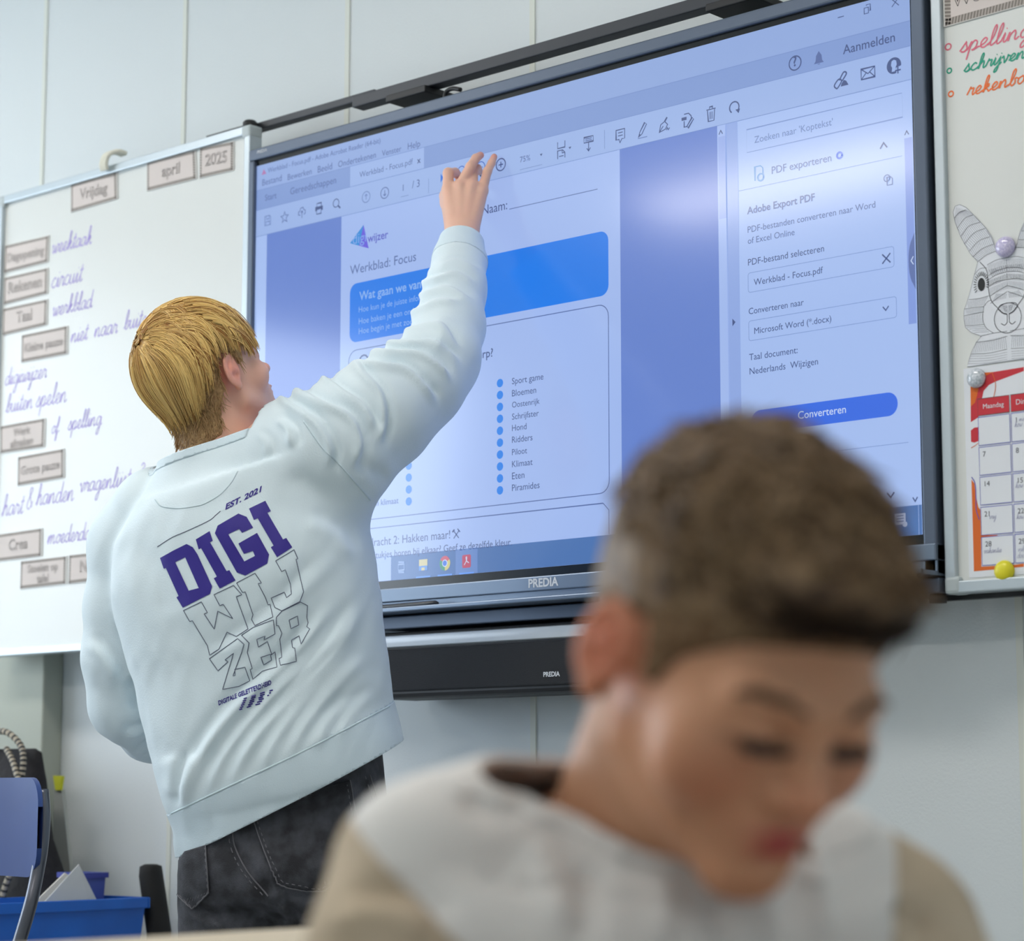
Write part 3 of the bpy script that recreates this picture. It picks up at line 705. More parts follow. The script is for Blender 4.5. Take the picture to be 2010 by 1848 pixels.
M_card = mat('beige_card', (218, 208, 203), .7); M_cardw = mat('laminated_margin', (222, 220, 216), .3); M_cpat = mat('grey_twisted_border', (136, 128, 122), .7); M_cpat2 = mat('border_pale', (196, 188, 180), .7); M_cink = mat('grey_letter_outline', (172, 165, 161), .7)
def card(word, q, label, sizes=None, dark=False, group='magnetic schedule cards on the left whiteboard'):
    y = WB - .0022
    pts = np.array([XZ(*p, y) for p in q])               # TL TR BR BL
    c = pts.mean(0)
    e = empty('schedule_card', (c[0], WB, pts[:, 1].min()), label, 'card', group)
    b = MB(); o_ = c + (pts - c) * 1.035; b.prism(o_[::-1], y, WB - .0002); b.build('card_sheet', M_cardw, e)
    d = Draw(y)
    t = lambda u, v: (pts[0] * (1 - u) + pts[1] * u) * (1 - v) + (pts[3] * (1 - u) + pts[2] * u) * v
    w = np.linalg.norm(pts[1] - pts[0]); h = np.linalg.norm(pts[3] - pts[0])
    bw = .0058 if not dark else .010
    bu, bv = bw / w, bw / h
    d.poly([t(0, 0), t(1, 0), t(1, 1), t(0, 1)], M_cpat2, 1); 
    n1, n2 = max(4, int(w / .0052)), max(4, int(h / .0052))
    for k in range(n1):
        for v0, v1 in ((0, bv), (1 - bv, 1)):
            d.poly([t(k / n1, v1), t((k + .62) / n1, v1), t((k + 1) / n1, v0), t((k + .38) / n1, v0)], M_cpat, 2)
    for k in range(n2):
        for u0, u1 in ((0, bu), (1 - bu, 1)):
            d.poly([t(u0, k / n2), t(u0, (k + .62) / n2), t(u1, (k + 1) / n2), t(u1, (k + .38) / n2)], M_cpat, 2)
    d.build('twisted_border', e)
    d = Draw(y); d.poly([t(bu, bv), t(1 - bu, bv), t(1 - bu, 1 - bv), t(bu, 1 - bv)], M_card, 3); d.build('card_face', e)
    d = Draw(y); lines = word.split('\n')
    for i, ln in enumerate(lines):
        hgt = sizes[i] if sizes else .5
        V, F = glyphs(ln, 0, .014)
        wid = (V[:, 0].max() - V[:, 0].min())
        kk = h * hgt
        if wid * kk > w * .86: kk = w * .86 / wid
        cx = .5; vb = .66 if len(lines) == 1 else (.46 if i == 0 else .86)
        p0 = t(cx, vb); ax = (pts[1] - pts[0]) / w
        p0 = p0 - ax * wid * kk / 2
        U = V - [V[:, 0].min(), 0]
        d.put(p0 + U[:, :1] * kk * ax + U[:, 1:2] * kk * np.array([0, 1.0]), F, M_cink if not dark else M_blk, 4)
    d.build('outline_lettering', e)
    return e
cards = [
 ('Vrijdag', ((140, 363), (228, 339), (229, 390), (140, 416)), 'beige card reading Vrijdag below the clip on the left whiteboard', [.56]),
 ('april', ((289.4, 319), (382, 296), (384, 350.6), (289.4, 374)), 'beige card reading april near the top right of the left whiteboard', [.56]),
 ('2025', ((393, 291.5), (457.6, 278.8), (457, 334), (392.4, 349)), 'nearly square beige card reading 2025 on the left whiteboard', [.56]),
 ('Dagopening', ((10.6, 483), (94.5, 463.6), (92.4, 514), (8.5, 535.5)), 'beige card reading Dagopening, beside the word weektaak', [.6]),
 ('Rekenen', ((9, 546), (92.4, 527), (91.5, 576), (7.6, 597.6)), 'beige card reading Rekenen, beside the word circuit', [.6]),
 ('Taal', ((6.7, 606.7), (91.5, 588.5), (90, 637.6), (5.5, 658)), 'beige card reading Taal, beside the word werkblad', [.6]),
 ('Kleine pauze', ((43.3, 658.8), (131, 640.6), (130, 694.5), (42.4, 711)), 'beige card reading Kleine pauze, beside the words niet naar buiten', [.6]),
 ('Werk\nafmaken', ((1.4, 837.7), (87, 822), (85, 877), (1.4, 889.7)), 'two-line beige card reading Werk afmaken, beside the words of spelling', [.42, .42]),
 ('Grote pauze', ((36, 898), (124, 882), (124, 937.5), (35, 953)), 'beige card reading Grote pauze, above the words hart and handen', [.6]),
 ('Crea', ((-7, 1051), (81, 1038), (80, 1091.7), (-7, 1102)), 'beige card reading Crea, beside the word moederdag', [.6]),
 ('Stoelen op\ntafel', ((41.6, 1103), (129.4, 1092.8), (128, 1146), (40, 1156)), 'two-line beige card reading Stoelen op tafel, low on the left whiteboard', [.42, .42]),
 ('Naar', ((136.4, 1091), (222, 1081.5), (222, 1135), (135, 1146)), 'beige card reading Naar, half hidden behind the man\'s shoulder', [.6]),
]
for w_, q_, l_, s_ in cards: card(w_, q_, l_, s_)
card('Weekdoelen', ((1853.5, -42), (2080, -105), (2080, -11), (1855.5, 51)), 'card with leopard-spot border at the top of the right whiteboard', [.62], dark=True, group='cards on the right whiteboard')

# white clip hooked over the board's top edge
x_, z_ = XZ(213, 335, 0)
b = MB(); pth = [(x_ - .012, -.006, z_), (x_ - .010, -.010, z_ + .014), (x_ - .002, -.008, z_ + .030), (x_ + .012, .004, z_ + .036), (x_ + .016, .02, z_ + .034)]
for dx in (0, .007, .014): b.tube(catmull([(p[0] + dx, p[1], p[2]) for p in pth], 6), .0048, 8)
o = b.build('paper_clip', mat('ivory_plastic', (232, 230, 214), .4), smooth=True); tag(o, 'ivory plastic clip hooked over the top edge of the left whiteboard', 'clip')

# rabbit colouring sheet
cb = lambda x, y: XZ(1840 + x / 5.133, 380 + y / 5.133, WB - .001)
M_pap = mat('white_paper', (232, 236, 242), .8); M_pen = mat('black_print', (70, 72, 80), .7); M_pen2 = mat('grey_print', (128, 132, 144), .7); M_bk = mat('black_eye_print', (24, 28, 30), .6)
xc = cb(705, 900)[0]
mir = lambda L: [(2 * xc - x, z) for x, z in L]
lh = [cb(*p) for p in ((600, 600), (575, 520), (545, 430), (490, 350), (400, 250), (290, 140), (225, 112), (180, 130), (160, 190), (180, 290), (240, 440), (330, 600), (410, 690), (380, 800), (340, 960), (300, 1100), (270, 1180), (268, 1260), (285, 1350), (340, 1400), (420, 1430), (445, 1442), (395, 1500), (350, 1590), (320, 1680), (303, 1748))]
outl = lh + mir(lh)[::-1]
e = empty('rabbit_drawing', (xc, WB, lh[-1][1]), 'cut-out paper rabbit drawing with striped ears on the right whiteboard', 'drawing')
b = MB(); b.prism(outl if sum((outl[i][0] * outl[i - 1][1] - outl[i - 1][0] * outl[i][1]) for i in range(len(outl))) < 0 else outl[::-1], WB - .0012, WB - .0002); b.build('paper_cut_out', M_pap, e)
d = Draw(WB - .0013)
d.stroke(outl, .0005, M_pen2, 2, closed=True)
def both(pts, w=.0005, m=None, sm=True, lay=2):
    L = np.array([cb(*p) for p in pts]); L = catmull(L, 5) if sm and len(L) > 2 else L
    d.stroke(L, w, m or M_pen, lay); d.stroke(mir(L), w, m or M_pen, lay)
ear = [((175, 245), (225, 190), (290, 165)), ((205, 350), (280, 250), (365, 215)), ((240, 430), (320, 330), (435, 290)), ((275, 510), (370, 400), (490, 350)), ((320, 585), (420, 480), (535, 435)), ((360, 640), (450, 560), (570, 510)), ((410, 690), (500, 620), (600, 580))]
for q in ear: both(q)
for i in range(6):
    A = catmull([cb(*p) for p in ear[i]], 7); B = catmull([cb(*p) for p in ear[i + 1]], 7)
    for k in range(len(A)): 
        j = min(len(B) - 1, k + (1 if i % 2 else 0)); L = [A[k], B[j]]; d.stroke(L, .00034, M_pen2, 2); d.stroke(mir(L), .00034, M_pen2, 2)
for k in range(7): both(((185 + k * 15, 240 - k * 10), (195 + k * 15, 140 + k * 4)), .00034, M_pen2, False)
both(((430, 690), (500, 780), (515, 950), (545, 1080), (615, 1160)), .0009)
for a in ((720, 660), (830, 760), (870, 800), (940, 880), (1040, 940), (1110, 1000)): both(((505 + (a[0] - 720) * .08, a[0]), (600, a[0] - 50), (705, a[1] - 10)), .0005)
for k in range(13): both(((512 + k * 15, 720 - k * 5), (524 + k * 15, 815 - k * 5)), .00034, M_pen2, False); both(((518 + k * 15, 880 - k * 6), (524 + k * 15, 940 - k * 6)), .0005, M_pen, False); both(((530 + k * 14, 955 - k * 6), (540 + k * 14, 1030 - k * 6)), .00034, M_pen2, False)
for k in range(9): both(((530 + k * 20, 840 - k * 6), (560 + k * 18, 760 - k * 5)), .00034, M_pen2, False); both(((560 + k * 16, 1090 - k * 4), (600 + k * 12, 1010)), .00034, M_pen2, False); both(((525 + k * 20, 770 - k * 6), (560 + k * 18, 840 - k * 6)), .00034, M_pen2, False)
for q in (((375, 820), (430, 760), (500, 750)), ((320, 1070), (420, 1060), (530, 1030)), ((275, 1165), (380, 1150), (470, 1140)), ((270, 1235), (370, 1215), (470, 1195)), ((280, 1335), (380, 1330), (480, 1320)), ((470, 1140), (460, 1260), (490, 1350), (570, 1410)), ((470, 1140), (510, 1090), (550, 1075)), ((395, 1500), (560, 1480), (705, 1440)), ((335, 1620), (520, 1610), (705, 1570)), ((435, 1440), (560, 1410), (705, 1390))): both(q)
for k in range(12): both(((280 + k * 16, 1240 - k * 3), (282 + k * 16, 1330 - k * 1)), .00034, M_pen2, False); both(((320 + k * 17, 1085 - k * 4), (312 + k * 15, 1120 - k * 2), (322 + k * 15, 1150 - k * 2)), .00034, M_pen2)
for k in range(18): both(((395 + k * 17, 1505 - k * 4), (360 + k * 20, 1612 - k * 3)), .00034, M_pen2, False)
for k in range(4): both(((330 - k * 7, 1640 + k * 26), (520, 1635 + k * 24), (705, 1600 + k * 24)), .00034, M_pen2); both(((285 + k * 4, 1175 + k * 14), (380, 1165 + k * 14), (468, 1150 + k * 14)), .00034, M_pen2); both(((300 + k * 25, 1350 + k * 18), (400, 1345 + k * 18), (490 + k * 10, 1340 + k * 18)), .00034, M_pen2)
n = np.array(cb(712, 1255)); d.circle(n, .0215, M_pen, 3, line=.0008, rz=.0215)
both(((615, 1165), (660, 1205), (705, 1218)), .0016); both(((705, 1218), (706, 1300)), .0008, None, False); both(((706, 1300), (680, 1328), (645, 1312)), .0009)
for k in range(4): both(((640 + k * 16, 1180 + k * 8), (660 + k * 14, 1130), (680 + k * 10, 1190 + k * 6)), .00034, M_pen2)
both(((610, 1165), (640, 1125), (705, 1105)), .0008)
for s_ in (0, 1):
    c = np.array(cb(446, 918)); c = c if s_ == 0 else np.array(mir([c])[0])
    d.circle(c, .0058, M_bk, 3, rz=.0095)
    for a in range(-20, 215, 13):
        ca, sa = math.cos(math.radians(a)), math.sin(math.radians(a)); 
        if s_: ca = -ca
        d.stroke([c + (.0082 * ca, .0125 * sa), c + (.0125 * ca, .0185 * sa)], .0010, M_bk, 3)
d.build('pen_pattern', e)

# month calendar
cc = lambda x, y: XZ(1840 + x / 3.85, 700 + y / 3.85, WB - .001)
px0, pz1 = cc(197, 95); pz0 = cc(228, 1675)[1]; px1 = px0 + 0.36
e = empty('month_calendar', ((px0 + px1) / 2, WB, pz0), 'paper month calendar with red and orange shapes on the right whiteboard', 'calendar')
b = MB(); b.box(px0, px1, WB - .0010, WB - .0002, pz0, pz1); b.build('paper_sheet', M_pap, e)
M_red = mat('red_print', (204, 50, 62), .7); M_ora = mat('orange_print', (226, 110, 36), .7); M_blu = mat('blue_print', (84, 88, 190), .7); M_gr = mat('grey_figures', (96, 98, 108), .7); M_ballp = mat('pale_ballpoint', (168, 170, 196), .7)
d = Draw(WB - .0010)
PZ = lambda L: [cc(*p) for p in L]
d.poly(PZ(((250, 130), (420, 118), (654, 80), (654, 110), (440, 190), (390, 215), (350, 260), (335, 330), (310, 460), (253, 497))), M_red, 1)
d.poly(PZ(((250, 135), (420, 118), (360, 150), (320, 200), (300, 300), (285, 350), (253, 380))), M_ora, 2)
d.stroke(catmull(PZ(((412, 118), (435, 180), (440, 240), (425, 310))), 6), .001, M_ora, 2)
d.poly(PZ(((253, 560), (280, 538), (310, 535), (310, 640), (280, 652), (255, 645))), M_red, 1); d.stroke(catmull(PZ(((255, 692), (285, 675), (310, 655))), 5), .0009, M_ora, 1)
d.poly(PZ(((258, 930), (280, 960), (292, 1060), (310, 1140), (325, 1160), (330, 1350), (455, 1350), (450, 1368), (330, 1372), (333, 1590), (590, 1575), (654, 1565), (654, 1590), (277, 1625))), M_ora, 1)
d.stroke(catmull(PZ(((260, 912), (285, 960), (292, 1060), (295, 1160), (318, 1235))), 6), .0012, M_blu, 2)
cxs = [(cc(308, 400)[0], cc(546, 400)[0])]
gap = cc(558, 400)[0] - cxs[0][1]; cw = cxs[0][1] - cxs[0][0]
for k in range(1, 5): cxs.append((cxs[0][0] + k * (cw + gap), cxs[0][1] + k * (cw + gap)))
zh1, zh0 = cc(308, 323)[1], cc(308, 450)[1]
rows = [(cc(310, 463)[1], cc(312, 675)[1]), (cc(313, 690)[1], cc(315, 900)[1]), (cc(316, 915)[1], cc(318, 1125)[1]), (cc(320, 1143)[1], cc(325, 1353)[1]), (cc(325, 1369)[1], cc(333, 1582)[1])]
for k, (xa, xb_) in enumerate(cxs):
    d.rectm(xa, xb_, zh0, zh1, M_red, 3); d.rectm(xa, xb_, zh0, zh1, M_pen, 4, line=.0005)
    nm = ('Maandag', 'Dinsdag', 'Woensdag', 'Donderdag', 'Vrijdag')[k]
    d.textm(nm, xa + cw * .17, zh0 + (zh1 - zh0) * .38, xa + cw * .83, M_pap, 5)
    for r, (zt_, zb2) in enumerate(rows):
        d.rectm(xa, xb_, zb2, zt_, M_pap, 3); d.rectm(xa, xb_, zb2, zt_, M_blu, 4, line=.0007)
        n_ = r * 7 + k
        if 1 <= n_ <= 30:
            s_ = str(n_); V_, F_ = glyphs(s_); d.put(np.stack([xa + cw * .11 + V_[:, 0] * .0105, zt_ - .0135 + V_[:, 1] * .0105], 1), F_, M_gr, 5)
def pen(t, x, y, x2, w=.0005):
    X, Z = cc(x, y); X2 = cc(x2, y)[0]
    q_ = cursive(t); hi = max(q[:, 0].max() for q in q_); k = (X2 - X) / hi
    for q in q_: d.stroke(np.stack([X + q[:, 0] * k, Z + q[:, 1] * k], 1), w, M_ballp, 5)
pen('vrij', 392, 1230, 450); pen('vakantie', 353, 1490, 490); pen('me', 620, 490, 660); pen('kow', 585, 535, 650); pen('kow', 592, 995, 655); pen('kow', 600, 1230, 660); pen('vak', 610, 1475, 660); pen('doe', 605, 1525, 660)
d.build('calendar_print', e)

def magnet(name, px, py, r, m, label, y):
    x, z = XZ(px, py, y - .006)
    b = MB(); b.lathe([(.0001, 0), (r, 0), (r * 1.0, .003), (r * .93, .006), (r * .75, .0088), (r * .45, .0105), (r * .15, .0112), (.0001, .0113)], (x, y, z), axis=(0, -1, 0), seg=32)
    o = b.build(name, m, smooth=True); tag(o, label, 'magnet', 'round magnets on the right whiteboard')
M_lil = mat('lilac_glitter_glass', (186, 178, 222), .12, noise=(500, (222, 216, 240), 4), coat=1.0); M_clr = mat('clear_glitter_glass', (176, 188, 196), .1, noise=(260, (228, 232, 240), 4), coat=1.0); M_yel = mat('yellow_plastic', (232, 222, 40), .3)
magnet('dome_magnet', 1970.5, 484, .0152, M_lil, 'round lilac glitter magnet between the ears of the rabbit drawing', WB - .0012)
magnet('dome_magnet', 1913.5, 742, .0142, M_clr, 'clear sparkling round magnet at the top left corner of the calendar', WB - .0012)
magnet('dome_magnet', 1968.6, 1121, .0150, M_yel, 'plain yellow round magnet at the bottom edge of the calendar', WB - .0012)

# ------------------------------------------------------------------ low cabinet and things at the lower left
e = empty('low_cabinet', (-0.8, -0.12, 0), 'low white cabinet along the back wall under the left whiteboard', 'cabinet')
M_cab = mat('white_laminate', (214, 214, 208), .5)
CT = 0.53
b = MB(); b.box(-1.5, -0.12, -0.48, 0.06, 0.05, CT - .025); b.build('cabinet_body', M_cab, e)
b = MB(); b.box(-1.52, -0.10, -0.50, 0.065, CT - .025, CT, .003); b.build('cabinet_top', M_cab, e)
b = MB(); b.box(-1.46, -0.16, -0.45, 0.03, 0.0, 0.05); b.build('plinth', M_blk, e)
for k in range(2):
    x0 = -1.49 + k * .685
    b = MB(); b.box(x0, x0 + .675, -0.498, -0.48, .06, CT - .03, .002); dr = b.build('door', M_cab, e)
    hx = x0 + (.62 if k == 0 else .05); b = MB(); b.tube([(hx, -.497, .30), (hx, -.52, .31), (hx, -.52, .40), (hx, -.497, .41)], .005); b.build('handle', M_alu, dr)

# blue crate with its things
CY1 = 0.0
p_ = onY(287, 1762, CY1); cx1, cz1 = p_[0], p_[2]; cx0, CY0 = cx1 - .175, CY1 - .44
M_crate = mat('blue_plastic', (8, 104, 206), .4, noise=(6, (14, 92, 186), 2))
e = empty('storage_crate', ((cx0 + cx1) / 2, (CY0 + CY1) / 2, CT), 'bright blue plastic crate on the cabinet, holding papers', 'crate')
def tray(b, x0, x1, y0, y1, z0, z1, ins, t):
    o0 = [(x0 + ins, y0 + ins), (x1 - ins, y0 + ins), (x1 - ins, y1 - ins), (x0 + ins, y1 - ins)]; o1 = [(x0, y0), (x1, y0), (x1, y1), (x0, y1)]
    i1 = [(x0 + t, y0 + t), (x1 - t, y0 + t), (x1 - t, y1 - t), (x0 + t, y1 - t)]; i0 = [(x0 + ins + t, y0 + ins + t), (x1 - ins - t, y0 + ins + t), (x1 - ins - t, y1 - ins - t), (x0 + ins + t, y1 - ins - t)]
    V = [(*p, z0) for p in o0] + [(*p, z1) for p in o1] + [(*p, z1) for p in i1] + [(*p, z0 + t) for p in i0]
    F = [[3, 2, 1, 0], [12, 13, 14, 15]]
    for r in range(3):
        for k in range(4): F.append([r * 4 + k, r * 4 + (k + 1) % 4, (r + 1) * 4 + (k + 1) % 4, (r + 1) * 4 + k])
    b.add(V, F)
b = MB(); tray(b, cx0, cx1, CY0, CY1, CT, cz1, .012, .004); b.build('crate_body', M_crate, e)
b = MB()
for a in ((cx0 - .008, cx1 + .006, CY0 - .008, CY0), (cx0 - .008, cx1 + .006, CY1, CY1 + .006), (cx0 - .008, cx0, CY0, CY1), (cx1, cx1 + .006, CY0, CY1)): b.box(*a, cz1 - .020, cz1, .002)
b.build('crate_rim', M_crate, e)
def slab(V, th):
    b = MB(); V = [np.asarray(v, float) for v in V]; n = len(V); nn = np.cross(V[1] - V[0], V[2] - V[0]); nn /= np.linalg.norm(nn)
    b.add(V + [v + nn * th for v in V], [list(range(n))[::-1], [n + i for i in range(n)]] + [[i, (i + 1) % n, n + (i + 1) % n, n + i] for i in range(n)]); return b
# papers in a clear sleeve leaning in the crate
M_slv = mat('cloudy_plastic_sleeve', (206, 208, 206), .3)
xs_ = cx1 - .030
o = slab([onX(px, py, x) for px, py, x in ((62, 1800, xs_), (155, 1697, xs_ - .02), (206, 1800, xs_), (190, 1835, xs_), (90, 1835, xs_))], .003).build('paper_sleeve', M_slv); tag(o, 'cloudy plastic paper sleeve standing with one corner up in the blue crate', 'paper sleeve')
o = slab([onX(px, py, x) for px, py, x in ((40, 1800, xs_ - .03), (128, 1714, xs_ - .04), (150, 1730, xs_ - .04), (90, 1835, xs_ - .03), (60, 1835, xs_ - .03))], .003).build('paper_sheet', mat('white_paper_edge', (226, 222, 212), .6)); tag(o, 'white paper leaning behind the plastic sleeve in the blue crate', 'paper')
# small blue basket standing in the crate
bx1 = cx1 - .085; by0 = onX(165, 1712, bx1)[1]; q_ = onX(240, 1712, bx1); by1, bz = q_[1], q_[2]; bx0_ = bx1 - .075; by1 = min(by1, CY1 - .03)
e = empty('storage_basket', ((bx0_ + bx1) / 2, (by0 + by1) / 2, CT + .005), 'small translucent blue basket standing at the back of the bright blue crate', 'basket')
b = MB(); tray(b, bx0_, bx1, by0, by1, CT + .005, bz, .008, .003); b.build('basket_body', mat('dull_blue_plastic', (70, 86, 160), .4), e)
b = MB()
for a in ((bx0_ - .004, bx1 + .004, by0 - .004, by0), (bx0_ - .004, bx1 + .004, by1, by1 + .004), (bx0_ - .004, bx0_, by0, by1), (bx1, bx1 + .004, by0, by1)): b.box(*a, bz - .010, bz)
b.build('basket_rim', mat('dull_blue_rim', (52, 62, 150), .4), e)
# upright black roll
q0_, q1_ = onY(312, 1830, .038), onY(296, 1697, .038)
b = MB(); b.tube([(q0_[0] + .006, .036, CT), (q0_[0], .038, q0_[2]), (q1_[0] + .001, .038, q1_[2] - .02), (q1_[0], .038, q1_[2] - .004), (q1_[0], .038, q1_[2])], [.0235, .0235, .023, .021, .012], 20)
o = b.build('foam_roll', mat('black_foam', (20, 20, 20), .8), smooth=True); tag(o, 'black upright foam roll standing right of the blue crate', 'roll')
# black tote bag
gx1, gz1 = XZ(96, 1470, -.02); hx1 = XZ(140, 1790, -.02)[0]
M_bag = mat('black_bag_cloth', (26, 25, 28), .85, noise=(9, (38, 36, 40), 4), bump=(30, .4, .02)); M_hand = mat('striped_webbing', (176, 166, 148), .8)
e = empty('tote_bag', (gx1 - .12, 0, CT), 'black tote bag with striped rope handles standing against the wall', 'bag')
bw = .38
secs = [(CT, hx1 + .01, .10), (CT + .12, hx1 + .006, .105), (CT + .25, gx1 + .025, .085), (gz1 - .06, gx1 + .012, .05), (gz1 - .008, gx1 + .004, .032), (gz1, gx1 - .012, .02)]
V, F = [], []
for z, x1, dp in secs:
    x0 = x1 - bw
    for k in range(28):
        a = 2 * math.pi * k / 28; c_, s_ = math.cos(a), math.sin(a)
        V.append(((x0 + x1) / 2 + math.copysign(abs(c_) ** .35, c_) * (x1 - x0) / 2 + .003 * math.sin(5 * a + z * 40), -.045 + math.copysign(abs(s_) ** .5, s_) * dp * .5 + .004 * math.sin(3 * a + z * 30), z))
for i in range(len(secs) - 1): F += [[i * 28 + k, i * 28 + (k + 1) % 28, (i + 1) * 28 + (k + 1) % 28, (i + 1) * 28 + k] for k in range(28)]
F += [list(range(28))[::-1], [(len(secs) - 1) * 28 + k for k in range(28)]]
obj('bag_body', V, F, M_bag, e, smooth=True)
def strap(pts, name):
    b = MB(); p = catmull(pts, 8); b.tube(p, .0062, 8); o = b.build(name, M_hand, e, smooth=True)
    b = MB()
    for i in range(1, len(p) - 1, 2):
        t_ = p[i + 1] - p[i - 1]; t_ /= np.linalg.norm(t_); b.tube([p[i] - t_ * .0028, p[i] + t_ * .0022], .0066, 8)
    b.build('dark_stripes', M_blk, o)
strap([onY(px, py, y) for px, py, y in ((-40, 1480, -.075), (-20, 1445, -.08), (10, 1437, -.08), (38, 1460, -.08), (46, 1490, -.085), (42, 1530, -.09))], 'handle')
strap([onY(px, py, y) for px, py, y in ((12, 1470, -.08), (25, 1495, -.09), (36, 1530, -.10), (48, 1560, -.105), (52, 1600, -.11), (40, 1680, -.112), (14, 1730, -.114), (0, 1780, -.114))], 'handle')
# yellow-topped folder behind the bag
q_ = onY(114, 1540, .05)
e = empty('folder', (q_[0], .05, CT), 'grey folder with a yellow tab showing behind the black bag', 'folder')
slab([onY(px, py, y) for px, py, y in ((106, 1548, .052), (121, 1550, .052), (137, 1700, .048), (137, 1845, .046), (100, 1845, .046))], .008).build('folder_sheet', mat('grey_card_sheet', (170, 174, 168), .6), e)
slab([onY(px, py, .048) for px, py in ((104, 1523), (122, 1524), (118, 1552), (108, 1552))], .006).build('yellow_tab', mat('yellow_card', (212, 214, 40), .6), e)

# blue school chair
e = empty('school_chair', (*onY(-50, 1700, -.62)[:2], 0), 'blue plywood school chair with grey tube frame at the left edge', 'chair')
CHY = -.62
M_ply = mat('blue_stained_plywood', (42, 66, 128), .45, noise=(3, (50, 76, 140), 6)); M_tube = mat('grey_steel_tube', (100, 102, 110), .3, metal=.8)
q1 = onY(97, 1535, CHY); q0 = onY(92, 1730, CHY)
x1, zt_, zb2 = q1[0], onY(40, 1527, CHY)[2], onY(40, 1722, CHY)[2]; x0 = x1 - .38; r_ = .045
prof = [(x1 - r_ + r_ * math.sin(a), zt_ - r_ + r_ * math.cos(a)) for a in np.linspace(0, math.pi / 2, 7)] + [(x1 - .012 - r_ + r_ * math.cos(a), zb2 + r_ - r_ * math.sin(a)) for a in np.linspace(0, math.pi / 2, 7)]
prof = prof + [(x0 + x1 - x, z) for x, z in prof[::-1]]
V, F = [], []
nx = 14
# curved plywood shell: grid clipped to the rounded outline
b = MB()
xs = np.linspace(x0, x1, nx)
def zrange(x):
    t0 = max(0, abs(x - (x0 + x1) / 2) - ((x1 - x0) / 2 - r_)); k = r_ - math.sqrt(max(0, r_ * r_ - t0 * t0)); return zb2 + k, zt_ - k
xs = sorted(set(list(np.linspace(x0 + r_, x1 - r_, 9)) + [x1 - r_ + r_ * math.sin(a) for a in np.linspace(0, math.pi / 2, 7)] + [x0 + r_ - r_ * math.sin(a) for a in np.linspace(0, math.pi / 2, 7)]))
for th in (0, .009):
    for x in xs:
        c_ = (x - (x0 + x1) / 2) / ((x1 - x0) / 2)
        for t in np.linspace(0, 1, 5):
            a, bb = zrange(x); z = a + (bb - a) * t
            V.append((x, CHY - .02 + .035 * (1 - c_ * c_) * 1.0 + th, z))
m_ = len(xs); g = lambda s, i, j: s * m_ * 5 + i * 5 + j
for i in range(m_ - 1):
    for j in range(4): F += [[g(0, i, j), g(0, i + 1, j), g(0, i + 1, j + 1), g(0, i, j + 1)], [g(1, i, j + 1), g(1, i + 1, j + 1), g(1, i + 1, j), g(1, i, j)]]
    F += [[g(0, i, 0), g(1, i, 0), g(1, i + 1, 0), g(0, i + 1, 0)], [g(0, i, 4), g(0, i + 1, 4), g(1, i + 1, 4), g(1, i, 4)]]
obj('backrest', V, F, M_ply, e, smooth=True).data.set_sharp_from_angle(angle=math.radians(40))
SZ = .43
xm_ = (x0 + x1) / 2
side = [onY(px, py, CHY + dy) for px, py, dy in ((83, 1552, .008), (86, 1600, .006), (82, 1660, .002), (73, 1715, -.006), (60, 1775, -.02), (38, 1850, -.035))]
side.append(side[-1] + (side[-1] - side[-2]) * 1.2); low = side[-1].copy()
side += [low + [-.03, -.03, -.10], np.array([low[0] - .02, CHY - .10, SZ - .02])]
for s in (1, -1):
    mx = lambda p: np.array([p[0] if s == 1 else 2 * xm_ - p[0], p[1], p[2]])
    b = MB(); b.tube(catmull([mx(p) for p in side], 6), .0105, 12); b.build('side_frame', M_tube, e, smooth=True)
    b = MB(); b.tube([mx(p) for p in (np.array([low[0] - .02, CHY - .10, SZ - .02]), np.array([low[0] - .03, CHY - .44, SZ - .025]), np.array([low[0], CHY - .47, .012]))], .0105, 12); b.build('leg', M_tube, e, smooth=True)
    b = MB(); b.tube([mx(p) for p in (np.array([low[0] - .02, CHY - .12, SZ - .03]), np.array([low[0] + .0, CHY + .05, .012]))], .0105, 12); b.build('leg', M_tube, e, smooth=True)
b = MB(); b.box(2 * xm_ - low[0] + .03, low[0] - .03, CHY - .46, CHY - .09, SZ - .008, SZ + .004, .005); b.build('seat', M_ply, e)
# ------------------------------------------------------------------ smooth body surfaces (signed distance -> mesh)
def smin(a, b, k):
    h = np.clip(0.5 + 0.5 * (b - a) / k, 0, 1)
    return b * (1 - h) + a * h - k * h * (1 - h)
def smax(a, b, k): return -smin(-a, -b, k)
def s_cap(a, b, ra, rb):
    a = np.asarray(a, float); b = np.asarray(b, float); ab = b - a; L = ab @ ab + 1e-12
    def f(p):
        t = np.clip(((p - a) @ ab) / L, 0, 1)
        return np.linalg.norm(p - a - t[:, None] * ab, axis=1) - (ra + (rb - ra) * t)
    return f
def s_ell(c, r, R=None):
    c = np.asarray(c, float); r = np.asarray(r, float)
    def f(p):
        q = p - c
        if R is not None: q = q @ R          # columns of R are the ellipsoid's axes
        k0 = np.linalg.norm(q / r, axis=1); k1 = np.linalg.norm(q / (r * r), axis=1) + 1e-9
        return k0 * (k0 - 1.0) / k1
    return f
